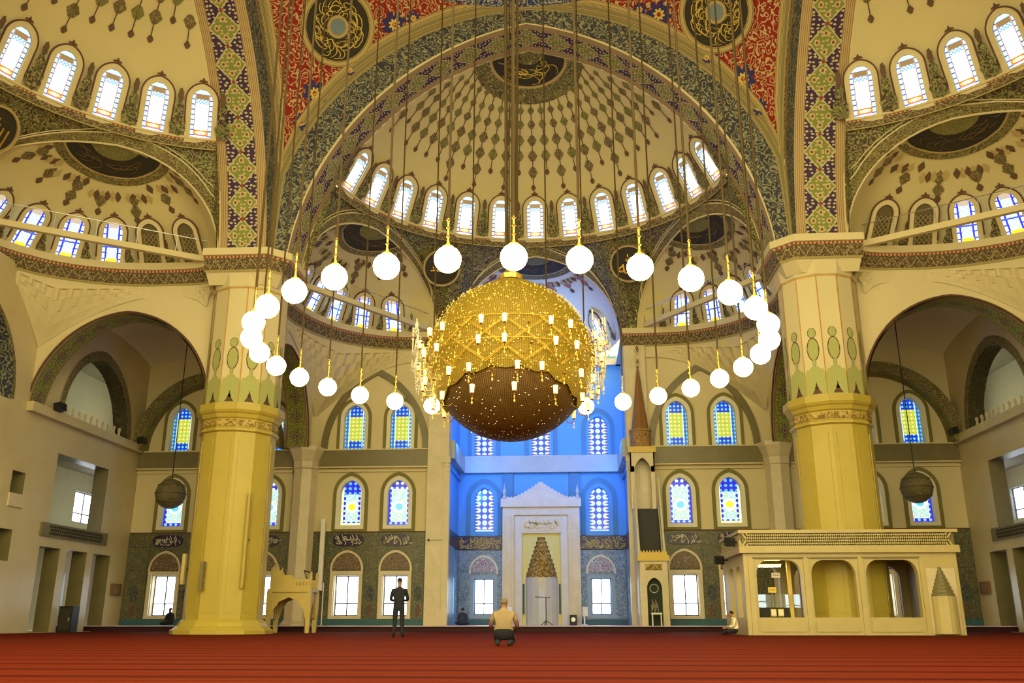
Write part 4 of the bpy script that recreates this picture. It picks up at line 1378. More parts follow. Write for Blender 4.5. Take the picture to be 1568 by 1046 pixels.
# ------------------------------------------------------------------ prayer niche recess
M['recess'] = plain('recess_plaster_blue_lit', (.12, .34, .58), .7, var=.06, scale=.6)  # white plaster, with the blue of the floods mixed into its base colour
YR, XR = 29.0, 4.95
fb = lambda a, b, d: Vector((a, YR + d, b))
holes = [parch(x, 1.12, 9.98, 11.7, 12.4, 7) for x in (-3.45, 0, 3.45)] + [parch(x, 1.12, 5.52, 7.4, 8.1, 7) for x in (-3.4, 3.4)] + [rect(x - .56, x + .56, .85, 2.84) for x in (-3.4, 3.4)]
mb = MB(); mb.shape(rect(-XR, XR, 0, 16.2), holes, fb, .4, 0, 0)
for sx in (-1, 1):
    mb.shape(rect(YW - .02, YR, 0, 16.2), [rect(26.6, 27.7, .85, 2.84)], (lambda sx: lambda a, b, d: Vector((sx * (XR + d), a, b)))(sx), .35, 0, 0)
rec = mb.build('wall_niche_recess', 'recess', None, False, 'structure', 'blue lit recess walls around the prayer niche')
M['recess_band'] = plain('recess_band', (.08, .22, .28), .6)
for i, x in enumerate((-3.45, 0, 3.45)):
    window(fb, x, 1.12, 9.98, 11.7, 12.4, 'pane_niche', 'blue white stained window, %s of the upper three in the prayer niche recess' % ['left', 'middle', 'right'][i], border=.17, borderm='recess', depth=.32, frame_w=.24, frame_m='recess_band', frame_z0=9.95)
for i, x in enumerate((-3.4, 3.4)):
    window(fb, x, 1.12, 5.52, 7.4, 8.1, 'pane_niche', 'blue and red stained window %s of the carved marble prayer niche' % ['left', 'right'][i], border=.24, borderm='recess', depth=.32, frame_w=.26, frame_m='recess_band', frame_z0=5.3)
    clear_window(fb, x, 1.12, .85, 2.84, 'clear daylight window %s of the carved marble prayer niche' % ['left', 'right'][i], depth=.36)
for sx in (-1, 1):
    fsd = (lambda sx: lambda a, b, d: Vector((sx * (XR + d), a, b)))(sx)
    clear_window(fsd, 27.15, 1.1, .85, 2.84, 'narrow seen daylight window in the %s flank of the niche recess' % ('left' if sx < 0 else 'right'), depth=.3)
b = MB(); b.box(-XR, XR, YR - .45, YR + .02, 8.95, 9.95)
M['beam_pale'] = marble('beam_marble', (.26, .31, .24), (.44, .45, .33), 1.0)
b.build('beam_course', 'beam_pale', rec)
for sx in (-1, 1):
    b = MB(); b.box(*sorted((sx * (XR - .40), sx * XR)), YW + .3, YR - .4, 8.95, 9.95); b.build('beam_course', 'beam_pale', rec)
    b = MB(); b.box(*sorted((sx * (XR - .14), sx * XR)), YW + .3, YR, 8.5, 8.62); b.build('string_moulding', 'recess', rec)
    # tile dado of the recess
    dx0, dx1 = sorted((sx * 2.15, sx * XR))
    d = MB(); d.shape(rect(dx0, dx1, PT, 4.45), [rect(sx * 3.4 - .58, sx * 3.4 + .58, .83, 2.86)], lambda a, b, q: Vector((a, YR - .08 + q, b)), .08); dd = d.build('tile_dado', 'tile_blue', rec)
    d = MB(); d.box(*sorted((sx * (XR - .08), sx * XR)), YW + .4, 26.5, PT, 4.45); d.box(*sorted((sx * (XR - .08), sx * XR)), 27.8, YR, PT, 4.45); d.build('tile_dado', 'tile_blue', rec)
    d = MB(); d.box(dx0, dx1, YR - .13, YR - .05, PT, .58); d.build('dado_plinth', 'teal', dd)
    c = MB(); c.shape(rect(sx * 3.4 - .80, sx * 3.4 + .80, .62, 3.05), [rect(sx * 3.4 - .58, sx * 3.4 + .58, .83, 2.86)], lambda a, b, q: Vector((a, YR - .14 + q, b)), .06); c.build('window_casing', plain('casing_grey', (.24, .31, .36), .6), dd)
    l = MB(); l.shape(parch(sx * 3.4, 1.5, 3.2, 3.21, 4.05, 8), [], lambda a, b, q: Vector((a, YR - .12 + q, b)), .04); l.build('lunette', 'lunette_blue', dd)
    l = MB(); ring_open(l, parch(sx * 3.4, 1.72, 3.1, 3.21, 4.18, 8), parch(sx * 3.4, 1.5, 3.1, 3.21, 4.05, 8), lambda a, b, q: Vector((a, YR - .08 + q, b)), .08, 0); l.build('lunette_rim', 'marble_white', dd)
    for xx in (2.40, 4.62):
        p = MB(); p.box(sx * xx - .2, sx * xx + .2, YR - .13, YR - .06, .66, 3.2); p.build('tile_panel', 'tile_blue', dd)
        p = MB(); p.box(sx * xx - .2, sx * xx + .2, YR - .13, YR - .06, 3.3, 4.38); p.build('tile_panel', 'tile_blue', dd)
    # inscription frieze
    p = MB(); p.box(dx0, dx1, YR - .12, YR - .01, 4.47, 5.27); fz = p.build('inscription_frieze', 'plaque', rec)
    p = MB(); p.box(*sorted((sx * (XR - .10), sx * XR)), YW + .4, YR - .1, 4.47, 5.27); p.build('inscription_frieze', 'plaque', rec)
    rnd = random.Random(77 + sx); t = MB()
    for k in range(60):
        ax = sx * rnd.uniform(2.3, 4.85); az = 4.87 + rnd.uniform(-.26, .26); kind = rnd.random(); L = rnd.uniform(.2, .5); pts = []
        for q in range(7):
            g_ = q / 6
            if kind < .4: pts.append((ax + .05 * sin(g_ * 5), az - L * .5 + L * g_))
            elif kind < .75: pts.append((ax + L * (g_ - .5), az - .1 * sin(g_ * 3.1)))
            else: pts.append((ax + .11 * cos(g_ * 6.), az + .09 * sin(g_ * 6.)))
        pts = [(min(max(a, dx0 + .03), dx1 - .03), min(max(b_, 4.5), 5.24)) for a, b_ in pts]
        for q0, q1 in zip(pts, pts[1:]):
            d = Vector((q1[0] - q0[0], q1[1] - q0[1]))
            if d.length < 1e-4: continue
            n = Vector((-d.y, d.x)).normalized() * .015; yy = YR - .13
            t.poly([Vector((q0[0] - n.x, yy, q0[1] - n.y)), Vector((q1[0] - n.x, yy, q1[1] - n.y)), Vector((q1[0] + n.x, yy, q1[1] + n.y)), Vector((q0[0] + n.x, yy, q0[1] + n.y))])
    t.build('lettering', 'gold_paint', fz)
    # slender blue pilasters above the niche
    p = MB(); p.box(sx * 2.0 - .32, sx * 2.0 + .32, YR - .15, YR, 7.2, 8.95); p.build('pilaster', 'recess_band', rec)
# vault cornice of the recess
mb = MB(); mb.box(-XR, XR, YR - .3, YR, 15.55, 15.95)
for sx in (-1, 1): mb.box(*sorted((sx * (XR - .3), sx * XR)), YW + .2, YR, 15.55, 15.95)
mb.build('vault_cornice', 'marble', rec)

# ------------------------------------------------------------------ prayer niche (mihrab)
mih = empty('prayer_niche', (0, YR - .4, PT), 'tall carved marble prayer niche in the blue recess', 'prayer niche')
YF = YR - 1.15
mb = MB(); fmm = lambda a, b, d: Vector((a, YF + d, b))
mb.shape(rect(-2.1, 2.1, PT, 6.75), [rect(-1.12, 1.12, PT + .001, 5.3)], fmm, 1.1, 0, 0); mb.build('frame', 'marble_white', mih)
for x0, x1, z0, z1, y in ((-2.22, -1.55, PT, 6.79, YF - .12), (1.55, 2.22, PT, 6.79, YF - .12), (-1.549, 1.549, 6.35, 6.8, YF - .12)):
    p = MB(); p.box(x0, x1, y, YF + .05, z0, z1); p.build('moulded_border', 'marble', mih)
for sx in (-1, 1):
    for xx, w in ((1.62, .03), (1.80, .05), (2.08, .03)):
        p = MB(); p.box(sx * xx - w, sx * xx + w, YF - .16, YF - .11, PT, 6.3); p.build('moulding', 'marble', mih)
    p = MB(); p.lathe([(.10, 0), (.14, .1), (.06, .25), (.12, .4), (.03, .7), (.0, .95)], 10, (sx * 2.12, YF - .05, 7.25)); p.build('finial', 'marble', mih)
p = MB(); p.box(-2.32, 2.32, YF - .28, YF + .3, 6.8, 7.25); p.build('cornice_cap', 'marble', mih)
cr = [(-2.3, 7.25), (2.3, 7.25), (2.3, 7.32)]
ns = 22
for i in range(ns + 1):
    x = 2.2 - 2.2 * i / ns; h = 7.34 + .90 * (max(0., 1 - x / 1.6)) ** 1.25 + (.09 if i % 2 else 0); cr.append((x, h))
cr += [(-a, b) for a, b in cr[3:-1][::-1]] + [(-2.3, 7.32)]
p = MB(); p.shape(cr, [], lambda a, b, d: Vector((a, YF - .1 + d, b)), .16, 0, 0, True); p.build('crest', 'marble', mih)
p = MB(); p.box(-1.08, 1.08, YF - .07, YF + .02, 5.42, 6.15); ip = p.build('inscription_panel', 'marble', mih)
p = MB(); p.box(-1.2, 1.2, YF - .05, YF + .02, 5.34, 6.23); p.build('panel_border', 'marble', mih)
rnd = random.Random(5); t = MB()
for k in range(46):
    ax = rnd.uniform(-.95, .95); az = 5.78 + rnd.uniform(-.2, .2); L = rnd.uniform(.15, .4); kind = rnd.random(); pts = []
    for q in range(6):
        g_ = q / 5; pts.append((ax + (.04 * sin(g_ * 5) if kind < .5 else L * (g_ - .5)), az + (L * (g_ - .5) if kind < .5 else -.08 * sin(g_ * 3))))
    for q0, q1 in zip(pts, pts[1:]):
        d = Vector((q1[0] - q0[0], q1[1] - q0[1])); n = Vector((-d.y, d.x)).normalized() * .018
        t.poly([Vector((q0[0] - n.x, YF - .08, q0[1] - n.y)), Vector((q1[0] - n.x, YF - .08, q1[1] - n.y)), Vector((q1[0] + n.x, YF - .08, q1[1] + n.y)), Vector((q0[0] + n.x, YF - .08, q0[1] + n.y))])
t.build('lettering', 'gold_paint', ip)
M['niche_gold'] = plain('niche_gold', (.62, .52, .14), .5)
p = MB(); hood = [(-.9, PT), (.9, PT)]
ladder = []
NT = 9
for i in range(NT + 1):
    w = .80 * (1 - i / (NT + .6)) ** .9 + .06; z = 2.9 + (5.1 - 2.9) * i / NT; ladder += [(w, z)]
outl = [(-.92, PT), (.92, PT), (.92, 2.9)]
for i in range(NT):
    outl += [(ladder[i][0], ladder[i][1]), (ladder[i][0] if i == 0 else ladder[i][0], ladder[i + 1][1])]
outl += [(ladder[NT][0], ladder[NT][1])]
outl = outl + [(-a, b) for a, b in outl[2:][::-1]]
# golden slab above the niche with the stepped opening cut out of it
p.shape(rect(-1.12, 1.12, PT + .002, 5.3), [[(a * .999, b + (.004 if b == PT else 0)) for a, b in outl]], lambda a, b, d: Vector((a, YF + .12 + d, b)), .10, 0, 0); p.build('hood_slab', 'niche_gold', mih)
for i in range(NT):      # stalactite tiers stepping back and up
    w0, z0 = ladder[i]; z1 = ladder[i + 1][1]; dpt = .78 * (1 - i / NT)
    s = MB(); n = 12
    rowA = [Vector((w0 * cos(pi * k / n), YF + .16 + dpt * sin(pi * k / n), z0)) for k in range(n + 1)]
    rowB = [Vector(((w0 * .97) * cos(pi * k / n), YF + .16 + dpt * .97 * sin(pi * k / n) - (.05 if k % 2 else 0), z0 + (z1 - z0) * .55)) for k in range(n + 1)]
    w1 = ladder[i + 1][0]; d1 = .78 * (1 - (i + 1) / NT)
    rowC = [Vector((w1 * cos(pi * k / n), YF + .16 + d1 * sin(pi * k / n) - (.03 if k % 2 else 0), z1)) for k in range(n + 1)]
    s.grid([rowA, rowB, rowC]); s.build('stalactite_tier', 'capital_orn', mih)
s = MB(); n = 7
s.grid([[Vector((.92 * cos(pi * k / n), YF + .16 + .78 * sin(pi * k / n), z)) for k in range(n + 1)] for z in (PT, 2.91)]); s.build('niche_wall', 'marble_white', mih)
for sx in (-1, 1):
    p = MB(); p.tube((sx * 1.02, YF + .04, PT + .6), (sx * 1.02, YF + .04, 2.5), .05, 10); p.build('colonnette', 'teal', mih)
# microphone stand and floor fans in front of the niche
ms = empty('microphone_stand', (.25, 27.2, PT), 'thin black microphone stand before the prayer niche', 'microphone stand')
p = MB(); p.tube((.25, 27.2, PT), (.25, 27.2, 1.75), .025, 6); p.build('pole', 'black', ms)
p = MB(); p.tube((-.35, 27.2, 1.78), (.5, 27.2, 1.74), .02, 6); p.build('boom', 'black', ms)
p = MB(); [p.tube((.25, 27.2, PT + .25), (.25 + .4 * cos(a), 27.2 + .4 * sin(a), PT), .02, 6) for a in (0.3, 2.4, 4.5)]; p.build('tripod', 'black', ms)
for sx, lab in ((-1.75, 'small white fan on a stand left of the niche'), (2.35, 'small white fan on a stand right of the niche')):
    f = empty('standing_fan', (sx, 26.2, PT), lab, 'fan', None, 'standing fans')
    p = MB(); p.tube((sx, 26.2, PT), (sx, 26.2, PT + .5), .04, 8); p.lathe([(.2, 0), (.2, .03), (.05, .06)], 14, (sx, 26.2, PT)); p.build('stand', 'white_paint', f)
    p = MB(); p.obox((sx + .04, 26.2, PT + .72), (.13, .04, 0), (-.02, .06, 0), (0, 0, .24)); p.build('fan_head', 'white_paint', f)
f = empty('amplifier_box', (1.75, 27.0, PT), 'small black box on the floor by the niche', 'box')
p = MB(); p.box(1.55, 1.95, 26.8, 27.2, PT, PT + .55); o = p.build('body', 'black', f)
p = MB(); p.tube((1.75, 26.79, PT + .3), (1.75, 26.77, PT + .3), .12, 14); p.build('grille', 'steel', f)

# ------------------------------------------------------------------ pulpit (minbar)
mn = empty('pulpit', (5.65, 20.4, PT), 'tall marble pulpit with steep stair and pointed brown spire by the niche', 'pulpit')
px0, px1, py0, py1 = 4.98, 6.32, 20.25, 20.75
p = MB(); p.shape(rect(px0, px1, PT, 3.35), [parch(5.65, .72, PT + .002, 2.0, 2.5, 7)], lambda a, b, d: Vector((a, py0 + d, b)), .5, 0, 0, True); p.build('portal', 'marble', mn)
p = MB(); p.box(px0 - .1, px1 + .1, py0 - .12, py1 + .05, 3.28, 3.55); p.build('portal_cornice', 'gold_paint', mn)
for k in range(9):
    p = MB(); x = px0 + (px1 - px0) * (k + .5) / 9
    p.shape([(x - .075, 3.55), (x + .075, 3.55), (x + .075, 3.65), (x, 3.80), (x - .075, 3.65)], [], lambda a, b, d: Vector((a, py0 - .08 + d, b)), .1, 0, 0, True); p.build('crest_leaf', 'gold_paint', mn)
p = MB(); p.box(5.25, 6.05, py0 - .05, py0 + .02, 2.85, 3.12); p.build('inscription_panel', 'capital_orn', mn)
p = MB(); p.box(5.28, 6.02, py0 + .3, py0 + .36, PT, 2.5); M['door_green'] = plain('door_green', (.010, .022, .016), .6); p.build('curtain', 'door_green', mn)
ring_ = MB()
for k in range(16):
    a0, a1 = 2 * pi * k / 16, 2 * pi * (k + 1) / 16; ring_.tube((5.65 + .2 * cos(a0), py0 + .28, 2.0 + .2 * sin(a0)), (5.65 + .2 * cos(a1), py0 + .28, 2.0 + .2 * sin(a1)), .02, 5)
ring_.build('door_ring', 'marble', mn); ring_ = MB()
for k in range(7): ring_.tube((5.5 + .05 * k, py0 + .28, .9 + .1 * (k % 3)), (5.5 + .05 * k, py0 + .28, 1.25 + .12 * ((k * 2) % 3)), .012, 5)
o = ring_.build('door_ornament', 'marble', mn); o['kind'] = 'stuff'
ST = 22
for k in range(ST):
    y = 20.8 + 1.45 * k / ST; z = PT + .4 + (5.6) * k / ST
    p = MB(); p.box(5.15, 6.15, y, y + 1.6 / ST + .1, z - .6, z); p.build('step', 'black', mn)
for x0, x1 in ((4.93, 5.12), (6.18, 6.37)):
    p = MB(); pts = [(20.75, PT), (23.1, PT), (23.1, 6.2), (22.2, 6.2), (22.2, 8.2), (20.75, 3.35)]
    p.shape([(20.75, PT), (23.1, PT), (23.1, 6.2), (22.3, 6.3), (20.75, 2.6)], [], lambda a, b, d: Vector((x0 + d, a, b)), x1 - x0, 0, 0, True); p.build('side_wall', 'marble_white', mn)
    p = MB(); p.shape([(20.75, 2.6), (22.3, 6.3), (22.3, 7.6), (20.75, 3.5)], [], lambda a, b, d: Vector((x0 + .04 + d, a, b)), .1, 0, 0, True); p.build('balustrade', 'marble_white', mn)
kx0, kx1, ky0, ky1 = 4.85, 6.10, 22.1, 23.12
for x in (kx0, kx1 - .2):
    for y in (ky0, ky1 - .2):
        p = MB(); p.box(x, x + .2, y, y + .2, 6.0, 8.2); p.build('post', 'marble', mn)
p = MB(); p.shape([(kx0, 7.9), (kx0, 8.95), (kx1, 8.95), (kx1, 7.9)] + [(a, b) for a, b in parch((kx0 + kx1) / 2, .86, 7.9, 7.9, 8.65, 8)], [], lambda a, b, d: Vector((a, ky0 + d, b)), .2, 0, 0, True); p.build('kiosk_arch', 'marble', mn)
p = MB(); p.box(kx0, kx1, ky1 - .06, ky1, 6.0, 8.9); p.build('kiosk_back', 'marble_dark', mn)
p = MB(); p.box(kx0, kx0 + .06, ky0, ky1, 8.2, 8.95); p.box(kx1 - .06, kx1, ky0, ky1, 8.2, 8.95); p.build('kiosk_side', 'marble', mn)
p = MB(); p.box(kx0 - .1, kx1 + .1, ky0 - .1, ky1 + .02, 8.92, 9.22); p.build('kiosk_cornice', 'gold_paint', mn)
kc = ((kx0 + kx1) / 2, 22.6)
p = MB(); p.lathe([(.55, 9.22), (.55, 10.05), (.60, 10.1), (.60, 10.2), (.46, 10.22)], 8, (*kc, 0));
M['spire_carved'] = arabesque('spire_carving', (.16, .08, .02), (.26, .13, .03), (.36, .22, .06), (.34, .22, .08), 6., .06, 'Object')
M['spire'] = plain('spire', (.23, .11, .03), .4, var=.15, scale=4)
p.build('drum', 'spire_carved', mn)
p = MB(); p.lathe([(.46, 10.2), (.30, 11.4), (.10, 13.2), (.04, 13.6)], 8, (*kc, 0)); p.build('spire', 'spire', mn)
p = MB(); p.lathe([(.03, 13.6), (.09, 13.68), (.03, 13.78), (.03, 13.85), (.10, 13.98), (.03, 14.12), (.02, 14.5), (.12, 14.66), (.10, 14.75), (.0, 14.95)], 12, (*kc, 0)); p.build('finial', 'gold', mn)

# ------------------------------------------------------------------ muezzin platform (mahfil)
mf = empty('muezzin_platform', (11.9, 12.0, 0), 'pale marble muezzin platform with three arched bays around the right pillar', 'platform')
mx0, mx1, my0, my1 = 8.05, 15.8, 10.0, 14.4


def barch(x0, x1, z0, z1, r=.45):
    """opening with rounded shoulders"""
    pts = [(x0, z0), (x1, z0)]
    for k in range(7):
        a = pi / 2 * k / 6; pts.append((x1 - r + r * cos(a), z1 - r * 1.15 + r * 1.15 * sin(a)))
    for k in range(7):
        a = pi / 2 * (1 - k / 6); pts.append((x0 + r - r * cos(a), z1 - r * 1.15 + r * 1.15 * sin(a)))
    return pts


bays = [(8.5, 10.15), (10.5, 12.1), (12.48, 14.35)]
p = MB(); p.shape(rect(mx0, mx1, 0, 2.98), [barch(a, b, .62, 2.66) for a, b in bays], lambda a, b, d: Vector((a, my0 + d, b)), .28, 0, 0, True);
M['marble_mahfil'] = marble('marble_mahfil', (.38, .30, .12), (.52, .42, .20), 1.2)
p.build('front_screen', 'marble_mahfil', mf)
p = MB(); p.shape(rect(my0 + .29, my1 - .01, 0, 2.975), [barch(10.75, 11.75, .62, 2.5, .35), barch(12.3, 13.3, .62, 2.5, .35)], lambda a, b, d: Vector((mx0 + .01 + d, a, b)), .28, 0, 0, True); p.build('side_screen', 'marble_mahfil', mf)
p = MB(); p.shape(rect(my0 + .29, my1 - .01, 0, 2.975), [], lambda a, b, d: Vector((mx1 - .01 - d, a, b)), .28, 0, 0, True); p.build('side_screen', 'marble_mahfil', mf)
p = MB(); p.shape(rect(mx0, mx1, 0, 2.98), [barch(8.6, 10.3, .02, 2.66), barch(10.9, 12.0, .02, 2.66), barch(13.6, 15.2, .02, 2.66)], lambda a, b, d: Vector((a, my1 + d, b)), .2, 0, 0, True); p.build('rear_screen', 'marble_mahfil', mf)
p = MB(); p.shape(rect(mx0 + .3, mx1 - .3, my0 + .3, my1), [[(12.5 + 1.56 * cos(2 * pi * k / 16), 12.5 + 1.56 * sin(2 * pi * k / 16)) for k in range(16)]], lambda a, b, d: Vector((a, b, 2.92 + d)), .08, 0, 0, True); p.build('deck', 'marble_mahfil', mf)
for (x0, x1, y0, y1) in ((mx0 - .14, mx1 + .12, my0 - .14, my0 + .1), (mx0 - .14, mx0 + .1, my0 + .101, my1), (mx1 - .1, mx1 + .12, my0 + .101, my1)):
    p = MB(); p.box(x0, x1, y0, y1, 2.92, 3.06); p.build('cornice_moulding', 'marble_mahfil', mf)
    p = MB(); p.box(x0, x1, y0, y1, 3.64, 3.76); p.build('handrail', 'marble_mahfil', mf)
    p = MB(); p.box(x0, x1, y0 + .02, y1 - .02, 3.06, 3.18); p.build('rail_base', 'marble_mahfil', mf)
lat = MB()                                    # pierced balustrade
yy = my0 - .06
n = 52
for k in range(n):
    x = mx0 + (mx1 - mx0) * k / n; w = (mx1 - mx0) / n
    for s in (1, -1):
        a, b = Vector((x, yy, 3.18 if s > 0 else 3.64)), Vector((x + w * 2.2, yy, 3.64 if s > 0 else 3.18))
        if b.x > mx1: continue
        d = b - a; lat.obox((a + b) / 2, d / 2, Vector((0, .05, 0)), d.cross(Vector((0, 1, 0))).normalized() * .028)
for k in range(27):
    y = my0 + (my1 - my0) * k / 27; w = (my1 - my0) / 27
    for s in (1, -1):
        a, b = Vector((mx0 - .05, y, 3.18 if s > 0 else 3.64)), Vector((mx0 - .05, y + w * 2.2, 3.64 if s > 0 else 3.18))
        if b.y > my1: continue
        d = b - a; lat.obox((a + b) / 2, d / 2, Vector((.05, 0, 0)), d.cross(Vector((1, 0, 0))).normalized() * .028)
lat.build('pierced_balustrade', 'marble_mahfil', mf)['kind'] = 'stuff'
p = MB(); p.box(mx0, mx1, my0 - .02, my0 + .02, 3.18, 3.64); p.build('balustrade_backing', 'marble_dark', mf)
for k, (a, b) in enumerate(bays):
    p = MB(); p.box(a + .02, b - .02, my0 - .03, my0 + .01, .12, .50); p.build('base_panel', 'marble_mahfil', mf)
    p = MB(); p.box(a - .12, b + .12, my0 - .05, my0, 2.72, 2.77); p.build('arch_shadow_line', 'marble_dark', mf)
    for e in ((a - .17,) if k else (a - .19,)) + ((b + .17,) if k == 2 else ()):
        p = MB(); p.box(e - .10, e + .10, my0 - .06, my0 + .01, 0, 2.72); p.build('post', 'marble_mahfil', mf)
p = MB(); p.box(14.55, 15.65, my0 - .04, my0 + .01, .05, 2.35); p.build('niche_panel', 'marble', mf)
p = MB()
for i in range(8):
    w = .42 * (1 - i / 8.5); z0 = 1.35 + .13 * i; p.lathe([(w, z0), (w, z0 + .08), (w * .85, z0 + .13)], 8, (15.12, my0 - .02, 0), 0, pi, 2 * pi)
p.build('niche_hood', 'marble_dark', mf)
p = MB(); p.lathe([(.44, .05), (.44, 1.35)], 8, (15.12, my0 - .02, 0), 0, pi, 2 * pi); p.build('niche_shaft', 'marble_mahfil', mf)
# glass kiosk booth inside the first bay
M['booth_glass'] = G('booth_glass').done(.05, trans=.9); M['booth_glass'].node_tree.nodes['Principled BSDF'].inputs['Base Color'].default_value = (.75, .9, .85, 1); M['booth_glass'].node_tree.nodes['Principled BSDF'].inputs['Alpha'].default_value = .25
bo = empty('booth_counter', (9.3, 11.0, 0), 'black counter with glass screen under the lit platform bay', 'counter')
p = MB(); p.box(8.6, 9.75, 10.7, 11.3, .02, .98); p.build('counter', 'black', bo)
p = MB(); p.box(8.6, 10.2, 10.75, 10.78, .98, 1.45); p.build('glass_screen', 'booth_glass', bo)
p = MB(); p.box(9.80, 9.93, 10.75, 10.88, .02, 2.85); p.build('post', 'gold_paint', bo)
M['yellow_paper'] = plain('yellow_paper', (.72, .58, .10), .6)
for k, x in enumerate((9.15, 9.42)):
    p = MB(); p.box(x - .10, x + .10, 10.62, 10.70, .66, .92); o = p.build('leaflet_stand', 'yellow_paper', None, False, None, '%s yellow leaflet holder on the front of the black counter' % ('left' if k == 0 else 'right'), 'leaflet holder', 'yellow leaflet holders')
    q = MB(); q.box(x - .08, x + .08, 10.605, 10.62, .70, .88); q.build('leaflet', 'white_paint', o)
for (x, z, w, h, m, lab) in ((9.22, 1.62, .15, .10, 'yellow_paper', 'small yellow card on the booth glass'), (9.40, 2.16, .16, .09, 'white_paint', 'small white notice hanging in the lit booth')):
    s_ = empty('paper_notice', (x, 10.9, z), lab, 'notice'); p = MB(); p.box(x - w, x + w, 10.9, 10.92, z - h, z + h); p.build('sheet', m, s_); p = MB(); p.box(x - w * .7, x + w * .7, 10.895, 10.9, z - .015, z + .015); p.build('print_line', 'orn_red', s_)
    p = MB(); p.tube((x, 10.91, .99 if z < 2 else z), (x, 10.91, z if z < 2 else 2.90), .01, 5); p.build('support', 'steel', s_)
bl = empty('booth_lamp', (9.2, 11.2, 2.9), 'glowing yellow ceiling lamp in the platform booth', 'lamp')
p = MB(); p.box(8.8, 9.7, 11.1, 11.3, 2.55, 2.61); [p.tube((x, 11.2, 2.61), (x, 11.2, 2.905), .015, 6) for x in (8.95, 9.55)]; p.build('housing', 'white_paint', bl)
p = MB(); p.box(8.85, 9.65, 11.12, 11.28, 2.48, 2.55); p.build('tube', emissive('booth_lamp_glow', (1., .85, .25), 40.), bl)
for (x, y, z, lab) in ((7.68, 10.3, 3.35, 'small black floodlight on the near corner of the muezzin platform'), (7.68, 13.0, 2.85, 'small black floodlight on the far flank of the muezzin platform')):
    fl_ = empty('floodlight', (x, y, z), lab, 'floodlight', None, 'platform floodlights')
    p = MB(); p.obox((x - .05, y - .12, z), (.17, .03, 0), (-.03, .09, .03), (0, -.03, .15)); p.build('housing', 'black', fl_); p = MB(); p.tube((x, y, z), (x + (.24 if z > 3 else .33), y, z), .03, 6); p.build('bracket', 'black', fl_)
    p = MB(); p.obox((x - .06, y - .22, z + .06), (.08, 0, .03), (0, .005, 0), (-.005, 0, .02)); p.build('lens', 'white_paint', fl_)

# ------------------------------------------------------------------ preacher's chair
ks_ = empty('preaching_chair', (-10.75, 15.7, 0), 'carved pale wooden preaching chair on tall arched legs', 'chair')
kx0, kx1, ky0, ky1 = -11.5, -9.75, 15.2, 16.3
M['chair_wood'] = plain('chair_wood', (.48, .36, .11), .5, var=.12, scale=4)
for x in (kx0, kx1):
    for y in (ky0, ky1):
        p = MB(); s = .11
        rows = [[Vector((x + (.05 if x < -10.6 else -.05) * 0 + a * w, y + b * w, z)) for a, b in ((-1, -1), (1, -1), (1, 1), (-1, 1), (-1, -1))] for w, z in ((.08, 0), (.09, .5), (.11, 1.0), (.11, 1.72))]
        p.grid(rows); p.build('leg', 'chair_wood', ks_)
ap = lambda x0, x1: [(x0, 1.72), (x0, .55), (x0 + .14, .62), (x0 + .22, 1.0), (x0 + .34, 1.12), (x0 + .44, 1.3), ((x0 + x1) / 2, 1.48), (x1 - .44, 1.3), (x1 - .34, 1.12), (x1 - .22, 1.0), (x1 - .14, .62), (x1, .55), (x1, 1.72)]
for y in (ky0 - .06, ky1 - .02):
    p = MB(); p.shape(ap(kx0, kx1)[::-1], [], (lambda y: lambda a, b, d: Vector((a, y + d, b)))(y), .07, 0, 0, True); p.build('arched_apron', 'chair_wood', ks_)
for x in (kx0 - .02, kx1 - .04):
    p = MB(); p.shape(ap(ky0 + .1, ky1 - .1)[::-1], [], (lambda x: lambda a, b, d: Vector((x + d, a, b)))(x), .06, 0, 0, True); p.build('arched_apron', 'chair_wood', ks_)
p = MB(); p.box(kx0 - .1, kx1 + .1, ky0 - .12, ky1 + .1, 1.70, 1.84); p.build('seat', 'chair_wood', ks_)
p = MB(); p.shape([(kx0, 1.84), (kx1, 1.84), (kx1, 2.25), (-10.4, 2.25), (-10.6, 2.42), (-10.9, 2.42), (-11.0, 2.6), (-11.0, 2.75), (-11.08, 2.62), (-11.16, 2.62), (-11.22, 2.9), (-11.28, 2.62), (-11.36, 2.62), (-11.42, 2.82), (kx0, 2.6)], [rect(-10.35 + .14 * k, -10.28 + .14 * k, 1.98, 2.12) for k in range(4)], lambda a, b, d: Vector((a, ky0 - .05 + d, b)), .07, 0, 0, True); p.build('side_panel', 'chair_wood', ks_)
p = MB(); p.shape([(kx0, 1.84), (kx1, 1.84), (kx1, 2.25), (kx0, 2.25)], [], lambda a, b, d: Vector((a, ky1 - .05 + d, b)), .07, 0, 0, True); p.build('side_panel', 'chair_wood', ks_)
p = MB(); p.shape([(ky0, 1.84), (ky1, 1.84), (ky1, 2.7), (15.75, 2.95), (ky0, 2.7)], [], lambda a, b, d: Vector((kx0 - .03 + d, a, b)), .07, 0, 0, True); p.build('backrest', 'chair_wood', ks_)
for y in (ky0, ky1 - .1):
    p = MB(); p.box(kx1 - .04, kx1 + .06, y, y + .1, 1.84, 2.45); p.lathe([(.05, 0), (.07, .05), (.0, .14)], 8, (kx1 + .01, y + .05, 2.45)); p.build('front_post', 'chair_wood', ks_)
p = MB(); p.box(kx0 + .3, kx0 + .75, ky0 + .2, ky1 - .2, 1.84, 2.28); p.build('cushion', plain('cushion_red', (.12, .015, .015), .8), ks_)
p = MB()
for k in range(4): p.tube((-10.2, 16.36, .3 + .4 * k), (-9.85, 16.36, .3 + .4 * k), .025, 6)
for x in (-10.2, -9.85): p.tube((x, 16.36, 0), (x, 16.36, 1.75), .03, 6)
p.build('ladder', 'wood', ks_)
